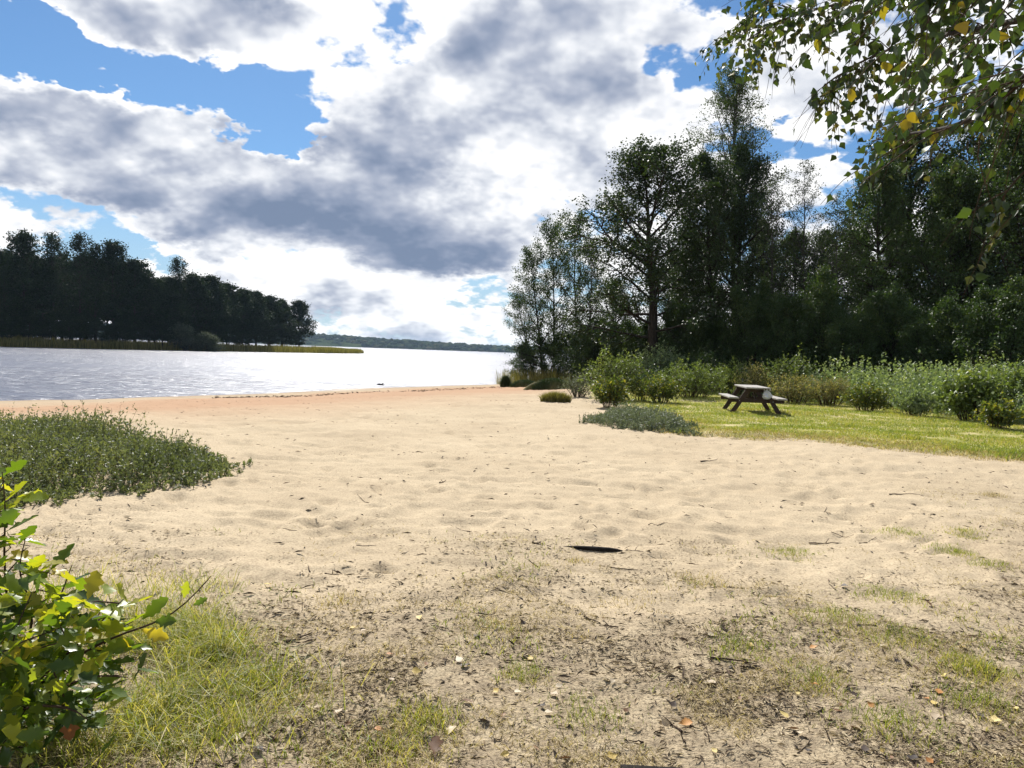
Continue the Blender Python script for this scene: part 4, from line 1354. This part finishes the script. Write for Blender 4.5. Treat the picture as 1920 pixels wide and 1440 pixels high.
    bits(84000, g_near, (.006, .050), (.002, .013), 'debris', 'ground_litter', 'crumbled leaf and bark litter on the near ground')

    def g_sand(n):
        r = 3.5 + 24 * rng.random(n * 4) ** 1.25
        X = rng.uniform(-.72, .72, n * 4) * r
        keep = (lawn_d(X, r) < 0) & (sdist(X, r, NEAR) > 4) & (rng.random(n * 4) < .25 + .75 * sstep(fbm(X * .5, r * .8, 99, 3), .4, .65))
        return X[keep][:n], r[keep][:n]
    bits(7500, g_sand, (.010, .10), (.004, .026), 'debris_dark', 'sand_debris', 'small dark bits of bark scattered over the sand', 3.2)

    def g_wrack(n):
        px = rng.uniform(400, 940, n)
        py = np.interp(px, [400, 560, 700, 850, 940], [752, 749, 745, 738, 734]) + rng.normal(0, 2.2, n) + 3 * (fbm(px * .02, px * 0, 7, 3) - .5)
        P = np.array([on_z(a, b, -.78)[:2] for a, b in zip(px, py)])
        return P[:, 0], P[:, 1]
    bits(1600, g_wrack, (.06, .30), (.02, .08), 'debris_dark', 'wrack_line', 'dark line of washed-up weed along the beach')


def outline_leaf(kind, seed, n=15):
    rng = np.random.default_rng(seed)
    t = np.linspace(0, 1, n)
    if kind == 'oak':
        env = np.sin(math.pi * np.clip(t * .96 + .02, 0, 1) ** 1.35) * .30
        w = env * (1 - .48 * (0.5 + .5 * np.cos(t * 2 * math.pi * 4.0)) * (t > .08)) + .006
    elif kind == 'birch':
        w = np.interp(t, [0, .06, .2, .32, .5, .7, .88, 1], [.005, .17, .33, .36, .29, .17, .06, .0]) + .012 * (np.arange(n) % 2)
        w[-1] = .002
    else:
        w = .26 * np.sin(math.pi * t) ** .8 + .004
    wl = w * (1 + rng.normal(0, .08, n))
    wr = w * (1 + rng.normal(0, .08, n))
    bend, fold, tw = rng.uniform(-.5, .35), rng.uniform(.08, .45), rng.uniform(-.5, .5)
    z = bend * t ** 2 * .45
    y = t
    rot = tw * t
    V = []
    for s, ww in ((-1, wl), (0, w * 0), (1, wr)):
        x = s * ww
        lift = abs(s) * ww * fold + .02 * np.sin(9 * t + s) * abs(s)
        V.append(np.stack([x * np.cos(rot), y - .10 * abs(s) * ww * (kind == 'oak'), z + lift + x * np.sin(rot)], 1))
    V = np.stack(V, 1).reshape(-1, 3)
    i = np.arange(n - 1)[:, None] * 3
    F = np.concatenate([i + np.array([[0, 1, 4, 3]]), i + np.array([[1, 2, 5, 4]])])
    # stalk
    st = tubes(np.array([[[0, -.16, -.02], [0, -.07, 0], [0, .02, 0.004]]]), np.array([[.010, .009, .008]]), 3)
    return join([(V, [F]), st])


def leaf_meshes(kind, mats, nv=4):
    out = []
    for i in range(nv):
        V, P = outline_leaf(kind, i + 11)
        for mt in mats:
            me = mesh_np('leaf', V, P, True)
            me.materials.append(mt)
            out.append(me)
    return out


def orient(d, nr_):
    y = Vector(d).normalized()
    x = y.cross(Vector(nr_)).normalized()
    z = x.cross(y)
    return Matrix(((x[0], y[0], z[0]), (x[1], y[1], z[1]), (x[2], y[2], z[2])))


def put_leaf(me, parent, p, d, nr_, size, name='leaf'):
    o = bpy.data.objects.new(name, me)
    COL.objects.link(o)
    mw = orient(d, nr_).to_4x4()
    mw.translation = Vector([float(q) for q in p])
    o.matrix_local = mw @ Matrix.Scale(float(size), 4)
    if parent is not None:
        o.parent = parent
    return o


def build_ground_things():
    rng = np.random.default_rng(33)
    cols = {'pale yellow': [(0, (.55, .40, .12)), (1, (.66, .52, .20))], 'brown': [(0, (.12, .06, .03)), (1, (.25, .13, .06))], 'pale tan': [(0, (.48, .38, .26)), (1, (.62, .53, .38))],
            'dark grey-brown': [(0, (.035, .026, .022)), (1, (.09, .065, .05))], 'orange': [(0, (.42, .18, .06)), (1, (.52, .26, .08))]}
    mm = {k: leaf_meshes('birch' if k != 'brown' else 'oak', [leaf_mat('fallen_' + k.replace(' ', '_'), v, .2, .6, .3, (1, 1, .8), 'object')], 4) for k, v in cols.items()}
    gr = 'fallen leaves on the near ground'
    keys = list(cols)

    def leaf(px, py, key, size, label):
        p = spot(px, py)
        a = rng.random() * 6.283
        n_ = np.array([rng.normal(0, .35), rng.normal(0, .35), 1.0])
        o = put_leaf(mm[key][rng.integers(0, 4)], None, (p[0], p[1], p[2] + .010), (math.cos(a), math.sin(a), rng.normal(0, .15)), n_, size, 'fallen_leaf')
        tag(o, label, 'leaf', gr)
    for (px, py, key, size, label) in [
            (1342, 1284, 'pale tan', .062, 'large pale whitish leaf lying alone left of the yellow leaf'), (1477, 1350, 'pale yellow', .045, 'bright yellow leaf near the bottom edge, right of centre'),
            (1000, 1237, 'pale yellow', .050, 'pale yellow leaf in the middle of the near ground'), (772, 1262, 'pale yellow', .05, 'yellowish leaf beside a dark twig, left of centre'),
            (1298, 1358, 'orange', .06, 'orange leaf near the bottom edge'), (1617, 1374, 'brown', .065, 'curled brown leaf near the bottom edge on the right'),
            (1747, 1140, 'brown', .075, 'dark brown upright leaf on the right, among grass'), (815, 1425, 'brown', .10, 'large reddish brown leaf at the bottom edge'),
            (850, 1366, 'pale tan', .06, 'pale leaf just above the large reddish brown leaf'), (455, 1378, 'pale tan', .07, 'pale leaf at the edge of the long grass, lower left'),
            (349, 1396, 'pale tan', .065, 'pale crumpled leaf inside the long grass, lower left'), (577, 1277, 'dark grey-brown', .06, 'dark leaf beside the long grass at lower left'),
            (1760, 1304, 'orange', .05, 'orange-brown leaf on the right of the near ground'), (1855, 1352, 'pale yellow', .05, 'yellow leaf close to the right edge'),
            (1518, 1218, 'orange', .045, 'small orange leaf right of the middle'), (508, 1098, 'pale yellow', .05, 'lone yellow leaf at the border of sand and litter')]:
        leaf(px, py, key, size, label)
    for i in range(110):
        py = 1080 + 360 * rng.random() ** .75
        px = rng.uniform(430, 1915)
        p = spot(px, py)
        if litter_f(np.array([p[0]]), np.array([p[1]]))[0] < .4:
            continue
        key = keys[int(rng.choice(5, p=[.12, .20, .33, .28, .07]))]
        leaf(px, py, key, rng.uniform(.025, .055), 'small %s fallen leaf among the litter of the near ground' % key)

    # twigs and sticks
    def stick(label, px, py, length, rad, ang, name='twig', n=7, bend=.10, fork=False, cat='twig', group='twigs lying on the sand'):
        p = spot(px, py)
        s = np.linspace(-.5, .5, n) * length
        off = np.cumsum(rng.normal(0, bend * length / n, n))
        off -= off.mean()
        xy = np.stack([s * math.cos(ang) - off * math.sin(ang), s * math.sin(ang) + off * math.cos(ang)], 1) + p[:2]
        z = terrain(xy[:, 0], xy[:, 1]) + rad * .8 + np.abs(rng.normal(0, rad * .6, n))
        path = np.column_stack([xy, z]) - np.array([p[0], p[1], p[2]])
        parts = [tubes(path[None], (rad * np.linspace(1, .4, n) * rng.uniform(.8, 1.2, n))[None], 6, True)]
        if fork:
            q0 = path[n // 2]
            d = path[n // 2 + 1] - q0
            e = np.array([d[0] * .6 - d[1] * .8, d[0] * .8 + d[1] * .6, .02])
            parts.append(tubes(np.stack([q0, q0 + e * .9, q0 + e * 1.7 + np.array([0, 0, -.005])])[None], np.array([[rad * .6, rad * .5, rad * .3]]), 5, True))
        V, P = join(parts)
        tag(obj(name, mesh_np(name, V, P, True), M['twig'], None, (p[0], p[1], p[2])), label, cat, group)
    M['twig_dark'] = M['twig']
    # the flat black stick on the sand
    p = spot(1105, 1031)
    n = 12
    t = np.linspace(0, 1, n)
    a = -.10
    xs = (t - .5) * .50
    th = np.interp(t, [0, .12, .3, .6, .85, 1], [.003, .006, .012, .024, .022, .004])
    path = np.stack([xs * math.cos(a), xs * math.sin(a), .008 + .006 * np.sin(t * math.pi) + .004 * np.sin(7 * t)], 1)
    V, P = tubes(path[None], th[None], 8, True)
    V[:, 2] = np.maximum(V[:, 2] * .9, -.01)
    blackwood = bark_mat('wet_black_bark', (.008, .007, .006), (.03, .024, .02), 25)
    tag(obj('driftwood_stick', mesh_np('driftwood_stick', V, P, True), blackwood, None, (p[0], p[1], p[2])), 'flat black tapering stick lying on the bare sand, longest of all', 'stick')
    p = spot(1221, 1452)
    V, P = box(.225, .04, .03, .004)
    V = V + np.stack([0 * V[:, 0], 0 * V[:, 0], .004 * np.sin(V[:, 0] * 40)], 1)
    tag(obj('wood_offcut', mesh_np('wood_offcut', V, P), blackwood, None, (p[0], p[1], p[2] + .008), (0.03, .02, .06)), 'short black piece of squared wood at the bottom edge of the view', 'wood piece')
    named = [('straight twig right of the black stick, lying level', 1548, 1020, .30, .006, .02), ('thin curved twig on the sand at upper right', 1700, 928, .38, .006, -.12), ('thin twig just left of the black stick tip', 1008, 1020, .09, .006, -.1),
             ('forked twig right of the black stick', 1190, 1034, .13, .004, -.15), ('crooked twig on the sand below the black stick', 1170, 1068, .20, .004, -.06), ('twig sticking up slantwise near the middle of the litter', 1110, 1165, .13, .006, -.9),
             ('long thin twig lying slantwise left of the middle', 700, 1260, .24, .005, .2), ('dark twig in the litter beside the long grass', 560, 1200, .16, .006, .9), ('small pale twig in the middle of the near ground', 945, 1110, .12, .004, 0.),
             ('short twig on the bare sand near the willow mat', 830, 905, .16, .006, 1.2), ('thin twig on the sand before the silvery willow mat', 1330, 865, .3, .007, .3), ('twig beside the whitish leaf', 1375, 1240, .22, .006, -.25)]
    for i, (lb, px, py, L, r, a) in enumerate(named):
        stick(lb, px, py, L, r, a, fork=(i % 3 == 0))
    for i in range(48):
        py = 860 + 560 * rng.random() ** .8
        px = rng.uniform(330 if py < 1050 else 560, 1900)
        p = spot(px, py)
        if lawn_d(np.array([p[0]]), np.array([p[1]]))[0] > 0:
            continue
        far = py < 1060
        stick('short thin twig on the bare sand' if far else 'short thin twig in the leaf litter', px, py, rng.uniform(.05, .16) * (1.5 if far else 1), rng.uniform(.002, .0045), rng.uniform(0, 3.14), fork=rng.random() < .3, group='twigs lying on the sand' if far else 'twigs lying in the litter')
    # driftwood in the shallows
    q = on_z(714, 722, WATER_Z)
    V, P = join([tubes(.6 * np.array([[[-.45, 0, .02], [-.2, .05, .10], [.1, 0, .06], [.5, .02, .0]]]), np.array([[.02, .06, .045, .015]]), 6, True), tubes(.6 * np.array([[[.1, 0, .08], [.25, .03, .22], [.36, .0, .26]]]), np.array([[.03, .025, .01]]), 5, True)])
    tag(obj('driftwood', mesh_np('driftwood', V, P, True), blackwood, None, (q[0], q[1], q[2])), 'dark crooked driftwood in the shallows by the beach', 'driftwood')

    # single grass tufts on the near ground
    def tuft(px, py, h, spread, k, mat, label, group):
        p = spot(px, py)
        q = rng.normal(0, spread, (k, 2)) + p[:2]
        rr = np.hypot(*(q - p[:2]).T)
        V, F = blades(np.column_stack([q - p[:2], terrain(q[:, 0], q[:, 1]) - .006 - p[2]]), h * rng.uniform(.5, 1.15, k) * np.exp(-rr / (spread * 3)), rng.uniform(.002, .004, k), rng.uniform(.3, 1.3, k), rng, .5)
        o = thing('grass_tuft', label, 'grass tuft', p, 0, group)
        obj('blades', mesh_np('blades', V, F), M[mat], o)['kind'] = 'stuff'
    gt = 'grass tufts on the near ground'
    for (px, py, h, sp, k, mat, lb) in [
            (1485, 1036, .07, .11, 420, 'grass', 'grass tuft on the sand, left of the right-hand tufts'), (1690, 998, .07, .13, 420, 'grass', 'grass tuft right of the straight twig, beside the sand'),
            (1812, 998, .06, .12, 520, 'grass_tall', 'bright fresh green tuft near the right edge'), (1790, 1035, .08, .12, 500, 'grass', 'green tuft just below the bright fresh one'),
            (1860, 1060, .07, .10, 300, 'grass', 'small tuft close to the right edge below the green pair'), (1860, 930, .10, .10, 200, 'straw', 'thin straw tuft on the sand near the right edge'),
            (1670, 1120, .08, .14, 500, 'grass', 'spreading tuft among litter on the right'), (1570, 1160, .08, .16, 520, 'grass', 'broad low tuft in the middle of the right-hand litter'),
            (1690, 1200, .08, .14, 500, 'grass', 'tuft above the big right-hand tuft'), (1820, 1255, .11, .10, 560, 'grass_tall', 'dense dark green tuft on the right of the near ground'),
            (1830, 1320, .09, .13, 460, 'grass', 'tuft below the dense dark green one, by the right edge'), (1670, 1360, .08, .14, 520, 'grass', 'broad tuft at the bottom right'), (1380, 1215, .07, .10, 320, 'grass', 'small tuft beside the whitish leaf'),
            (1530, 1280, .08, .10, 360, 'grass', 'tuft left of the big right-hand tufts, near bottom'), (982, 1262, .07, .07, 300, 'grass', 'small green tuft in the middle of the near ground'), (800, 1355, .10, .09, 480, 'grass_tall', 'dense green tuft at the bottom left of centre'),
            (745, 1415, .08, .10, 420, 'grass_tall', 'bright green tuft cut by the bottom edge'), (1100, 1350, .07, .12, 380, 'grass', 'pale tuft at the bottom centre'), (1080, 1055, .09, .05, 90, 'straw', 'wispy straw tuft below the black stick'),
            (640, 1130, .10, .10, 160, 'straw', 'thin straw tuft at the border of sand and litter'), (1320, 1090, .08, .14, 240, 'straw', 'low straw tuft right of centre'), (930, 1180, .06, .12, 260, 'straw', 'low straw tuft left of centre'),
            (125, 800, .30, .35, 900, 'grass_tall', 'yellow-green tall grass rising at the back of the willow mat'), (1180, 1130, .06, .14, 260, 'straw', 'flat straw tuft in the grey litter')]:
        tuft(px, py, h, sp, k, mat, lb, gt)


# ------------------------------------------------------------------ the air over the lake
def build_haze():
    V, P = box(7400, 9400, 66)
    mt = bpy.data.materials.new('haze_air')
    mt.use_nodes = True
    nt = mt.node_tree
    nt.nodes.clear()
    vol = nt.nodes.new('ShaderNodeVolumePrincipled')
    vol.inputs['Color'].default_value = (0.55, 0.75, 1.0, 1)
    vol.inputs['Density'].default_value = 0.00006
    vol.inputs['Anisotropy'].default_value = 0.2
    out = nt.nodes.new('ShaderNodeOutputMaterial')
    nt.links.new(vol.outputs[0], out.inputs['Volume'])
    tag(obj('haze', mesh_np('haze', V, P), mt, None, (0, 0, 26)), 'thin bluish haze in the air over the lake', None, None, 'stuff')


# ------------------------------------------------------------------ oak sapling, lower left
def build_oak_sapling():
    rng = np.random.default_rng(14)
    root = spot(10, 1330)
    o = thing('oak_sapling', 'young oak with lobed yellow-green leaves at lower left', 'sapling', root)
    b0 = Vector(root)

    def W(px, py, Y):
        return Vector(at_y(px, py, Y))
    stems = [[(10, 1330, root[1]), (20, 1180, 2.82), (5, 1050, 2.75), (12, 960, 2.72), (4, 885, 2.7)],
             [(14, 1320, root[1]), (60, 1190, 2.72), (62, 1130, 2.68), (30, 1075, 2.66), (48, 1010, 2.64)],
             [(20, 1325, root[1]), (110, 1240, 2.62), (165, 1190, 2.56), (205, 1150, 2.54), (235, 1120, 2.52)],
             [(25, 1325, root[1]), (130, 1235, 2.56), (220, 1188, 2.50), (290, 1172, 2.48), (345, 1138, 2.47), (395, 1081, 2.46)],
             [(25, 1330, root[1]), (110, 1290, 2.46), (180, 1265, 2.42), (240, 1270, 2.40)],
             [(20, 1335, root[1]), (80, 1320, 2.40), (140, 1330, 2.34), (165, 1350, 2.32)],
             [(0, 1330, root[1]), (-60, 1200, 2.7), (-90, 1100, 2.65), (-60, 1040, 2.6)],
             [(0, 1335, root[1]), (-60, 1290, 2.45), (-30, 1240, 2.38), (20, 1215, 2.34)],
             [(10, 1330, root[1]), (90, 1180, 2.85), (120, 1100, 2.95), (135, 1060, 3.0)]]
    allp = []
    for s in stems:
        c = np.array([W(*q) - b0 for q in s])
        k = 12
        tt = np.linspace(0, len(c) - 1, k)
        # smooth the polyline
        path = np.stack([np.interp(tt, np.arange(len(c)), c[:, i]) for i in range(3)], 1)
        for _ in range(2):
            path[1:-1] = (path[:-2] + 2 * path[1:-1] + path[2:]) / 4
        path[0] = (0, 0, -.03)
        obj('branch', mesh_np('branch', *tubes(path[None], np.linspace(.006, .0015, k)[None], 6), True), M['twig'], o)
        allp.append(path)
    green = leaf_mat('oak_leaf_green', [(0, (.030, .060, .016)), (.5, (.065, .11, .020)), (1, (.10, .15, .024))], .45, .36, .45, (2.8, 2.6, .5), 'object')
    sun_leaf = leaf_mat('oak_leaf_sunlit', [(0, (.17, .23, .03)), (.6, (.27, .30, .035)), (1, (.40, .33, .04))], .5, .4, .4, (1.9, 1.8, .5), 'object')  # bright yellow-green: sunlight on the upper leaves is painted into this colour
    brn = leaf_mat('oak_leaf_brown', [(0, (.18, .07, .02)), (1, (.24, .10, .03))], .3, .6, .3, (1.2, 1, .8), 'object')
    mg, my, mb = leaf_meshes('oak', [green]), leaf_meshes('oak', [sun_leaf]), leaf_meshes('oak', [brn])
    tips = [(8, 900), (30, 930), (5, 960), (12, 1005), (35, 1020), (20, 1050), (60, 1060), (95, 1075), (20, 1100), (60, 1110), (110, 1115), (140, 1110), (165, 1130), (200, 1125), (130, 1150), (230, 1140), (180, 1165), (90, 1160), (30, 1150),
            (250, 1165), (215, 1185), (160, 1200), (235, 1210), (110, 1205), (60, 1200), (15, 1190), (190, 1235), (140, 1250), (240, 1265), (90, 1245), (40, 1245), (205, 1280), (150, 1300), (105, 1290), (55, 1300), (15, 1280), (175, 1340), (120, 1335),
            (-30, 1000), (-40, 1060), (-20, 1120), (-50, 1160), (-30, 1210), (-50, 1260), (-20, 1310), (60, 1350), (70, 1225), (150, 1230), (20, 1320), (100, 1360), (40, 1380), (190, 1310), (0, 1400), (130, 1395), (-40, 1390), (80, 1270), (10, 1240), (170, 1175), (120, 1175), (60, 1085)]
    n, rest = 0, []
    for (px, py) in tips:
        Y = rng.uniform(2.36, 2.85) if py > 1080 else rng.uniform(2.6, 2.8)
        tip = np.array(W(px, py, Y) - b0)
        if tip[2] < .06:
            tip[2] = .06
        # twig from the nearest branch point lying lower
        best, bp = 1e9, None
        for path in allp:
            dd = np.linalg.norm(path - tip, axis=1) + 3 * np.maximum(0, path[:, 2] - tip[2])
            j = int(dd.argmin())
            if dd[j] < best:
                best, bp = dd[j], path[j]
        mid = (bp + tip) / 2 + rng.normal(0, .02, 3)
        obj('twig', mesh_np('twig', *tubes(np.stack([bp, mid, tip])[None], np.array([[.003, .0024, .0015]]), 5), True), M['twig'], o)
        for j in range(int(rng.integers(5, 8))):
            a = rng.random() * 6.283
            d = np.array([math.cos(a), math.sin(a), rng.normal(.05, .45)])
            nn = np.array([rng.normal(0, .6), rng.normal(0, .6), 1.0])
            hi = py < 1215
            ms = (my if rng.random() < (.62 if hi else .06) else mg)  # high clusters get mostly the sunlit colour, low ones the dark green
            p = tip + d / np.linalg.norm(d) * .014 + rng.normal(0, .012, 3)
            if n < 290:
                put_leaf(ms[rng.integers(0, 4)], o, p, d, nn, rng.uniform(.065, .125))
            else:
                rest.append((p, d, nn, rng.uniform(.065, .125)))
            n += 1
    lv, lp = outline_leaf('oak', 12)
    for i in range(480):
        px, py = rng.normal(10, 95), rng.normal(1255, 85)
        if px > 190 - (py < 1130) * 80 or py < 1060:
            continue
        p = np.array(W(px, py, rng.uniform(2.25, 3.05)) - b0)
        p[2] = max(p[2], .05)
        rest.append((p, rng.normal(0, 1, 3), np.array([rng.normal(0, .6), rng.normal(0, .6), 1.0]), rng.uniform(.06, .115)))
    if rest:
        V = np.concatenate([lv @ np.array(orient(d, nn)).T * sz + p for (p, d, nn, sz) in rest])
        P = [np.concatenate([q + i * len(lv) for i in range(len(rest))]) for q in lp]
        obj('leaves', mesh_np('leaves', V, P, True), leaf_mat('oak_leaf_mass', [(0, (.03, .06, .016)), (.6, (.085, .14, .022)), (1, (.26, .28, .035))], .45, .4, .4, (2.3, 2.2, .5)), o)['kind'] = 'stuff'
    for (px, py, d, mset, sz) in [(345, 1122, (.1, 0, .5), my, .06), (362, 1135, (.4, .1, .2), mg, .05), (132, 1330, (0.02, 0, -1), mb, .10), (265, 1180, (.5, .1, -.2), my, .09), (290, 1165, (.7, -.2, .1), mg, .09)]:
        put_leaf(mset[1], o, W(px, py, 2.46) - b0, d, (.2, -1, .4), sz)


# ------------------------------------------------------------------ birch hanging in from the right
def build_birch_branch():
    rng = np.random.default_rng(77)
    bx, by = 3.1, 1.9
    z0 = tz(bx, by)
    o = thing('birch_tree', 'birch just outside the right edge, its leafy branch hanging into view', 'tree', (bx, by, z0))
    base = np.array([bx, by, z0])
    k = 10
    zz = np.linspace(-.2, 6.5, k)
    tr = np.stack([.02 * zz + .03 * np.sin(zz), .01 * zz, zz], 1)
    obj('trunk', mesh_np('trunk', *tubes(tr[None], np.linspace(.16, .05, k)[None], 12), True), M['birch_bark'], o)

    def curve(c, k=16):
        c = np.array(c, float)
        tt = np.linspace(0, len(c) - 1, k)
        p = np.stack([np.interp(tt, np.arange(len(c)), c[:, i]) for i in range(3)], 1)
        for _ in range(2):
            p[1:-1] = (p[:-2] + 2 * p[1:-1] + p[2:]) / 4
        return p
    on_trunk = lambda z: np.array([bx + .02 * z, by, z0 + z])
    A = lambda px, py, Y: at_y(px, py, Y)
    limbs = [([on_trunk(2.2), A(2050, 60, 2.0), A(1925, 135, 2.15), A(1862, 205, 2.3), A(1785, 242, 2.5), A(1700, 250, 2.8), A(1636, 264, 3.1)], .016),
             ([on_trunk(2.6), A(2000, -60, 2.3), A(1850, -40, 2.7), A(1700, -20, 3.2), A(1560, 10, 3.7), A(1470, 30, 4.0), A(1400, 75, 4.3)], .014),
             ([on_trunk(2.4), A(1980, 20, 2.1), A(1860, 50, 2.5), A(1740, 70, 3.0), A(1640, 100, 3.4), A(1560, 150, 3.7)], .013),
             ([on_trunk(2.9), A(1950, -160, 2.6), A(1750, -150, 3.4), A(1560, -100, 4.2), A(1440, -30, 4.7), A(1385, 60, 5.0)], .014),
             ([on_trunk(2.7), A(1900, -90, 1.9), A(1800, -70, 2.0), A(1700, -60, 2.2)], .010),
             ([on_trunk(1.9), A(2060, 260, 2.3), A(1960, 290, 2.5), A(1910, 330, 2.7), A(1880, 370, 2.8)], .007),
             ([on_trunk(2.2), A(1990, 130, 2.6), A(1880, 150, 3.2), A(1780, 190, 3.9), A(1690, 230, 4.4)], .012)]
    mats = [leaf_mat('birch_leaf_green', [(0, (.020, .034, .010)), (.6, (.045, .072, .015)), (1, (.085, .11, .020))], .26, .38, .45, (1.5, 1.8, .35), 'object'),
            leaf_mat('birch_leaf_yellow', [(0, (.16, .17, .02)), (1, (.30, .24, .03))], .45, .4, .4, (1.7, 1.4, .4), 'object')]
    stuffm = leaf_mat('birch_leaf_mass', [(0, (.020, .034, .010)), (.7, (.045, .066, .015)), (.93, (.11, .11, .02)), (1, (.24, .19, .03))], .28, .38, .45, (1.5, 1.8, .35), 'island')
    mg, my = leaf_meshes('birch', [mats[0]]), leaf_meshes('birch', [mats[1]])
    smallV, smallP = outline_leaf('birch', 3, 7)
    cand = []
    twp = []
    dens = [40, 70, 62, 64, 24, 16, 42]
    for (c, r), nt_ in zip(limbs, dens):
        p = curve(c)
        obj('limb', mesh_np('limb', *tubes((p - base)[None], np.linspace(r, .0025, 16)[None], 7), True), M['bark'], o)
        t = rng.uniform(.22, 1.0, nt_)
        f = t * 14.99
        i0 = f.astype(int)
        s = p[i0] * (1 - (f - i0))[:, None] + p[i0 + 1] * (f - i0)[:, None]
        tan = nrm(p[i0 + 1] - p[i0])
        d = nrm(tan * .6 + rng.normal(0, .45, s.shape) + np.array([-.1, 0, -.35]))
        L = rng.uniform(.18, .55, nt_) * np.interp(t, [.2, 1], [1.1, .8])
        tw = grow_paths(rng, s, d, L, 8, (0, 0, -.10), .10)
        for q in tw:
            twp.append(q)
            nl = int(rng.integers(8, 15))
            for tl in np.linspace(.12, 1.0, nl):
                g_ = min(tl * 7, 6.999)
                j = int(g_)
                pos = q[j] * (1 - (g_ - j)) + q[j + 1] * (g_ - j)
                dd = nrm(rng.normal(0, .55, 3) + np.array([0, 0, -.75]) + .3 * (q[j + 1] - q[j]) / np.linalg.norm(q[j + 1] - q[j]))
                cand.append((pos + dd * .012, dd, rng.uniform(.028, .050), len(twp) - 1))
    def vis(q):
        d = q[0] - EYE
        dy = d @ _F
        px, py = 960 + (d @ _R) / dy * FPX, 720 - (d @ _U) / dy * FPX
        return (q[2] / dy) * (1 if (-20 < px < 1935 and -20 < py < 1000) else 0)
    def thin(q):
        d = q[0] - EYE
        dy = d @ _F
        px, py = 960 + (d @ _R) / dy * FPX, 720 - (d @ _U) / dy * FPX
        if px > 1820 and py > 370:
            return True
        lim = float(np.interp(px, [1380, 1500, 1580, 1620, 1700, 1920], [150, 150, 290, 350, 270, 215]))
        return py < lim or rng.random() < (.18 if py < lim + 90 else .02)
    cand = [q for q in cand if (q[0] - EYE) @ _F > .9 and thin(q)]
    cnt = np.bincount([q[3] for q in cand], minlength=len(twp))
    ok = cnt >= 5
    cand = [q for q in cand if ok[q[3]]]
    twp = [t_ for t_, k_ in zip(twp, ok) if k_]
    wires = tubes((np.array(twp) - base), np.linspace(.0022, .0008, 8)[None].repeat(len(twp), 0), 4)
    obj('twigs', mesh_np('twigs', *wires, True), M['twig'], o)['kind'] = 'stuff'

    cand.sort(key=vis, reverse=True)
    for q in cand[:300]:
        nn = nrm(rng.normal(0, 1, 3) + np.array([0, -.4, .3]))
        put_leaf((my if rng.random() < .03 else mg)[rng.integers(0, 4)], o, q[0] - base, q[1], nn, q[2])
    Vs, n = [], len(smallV)
    for q in cand[300:]:
        Rm = np.array(orient(q[1], nrm(rng.normal(0, 1, 3) + np.array([0, -.4, .3]))))
        Vs.append(smallV @ Rm.T * q[2] + (q[0] - base))
    if Vs:
        P = [np.concatenate([p + i * n for i in range(len(Vs))]) for p in smallP]
        obj('leaves', mesh_np('leaves', np.concatenate(Vs), P, True), stuffm, o)['kind'] = 'stuff'


build_haze()
build_shrubs()
build_table()
build_grass()
build_ground_things()
build_oak_sapling()
build_birch_branch()
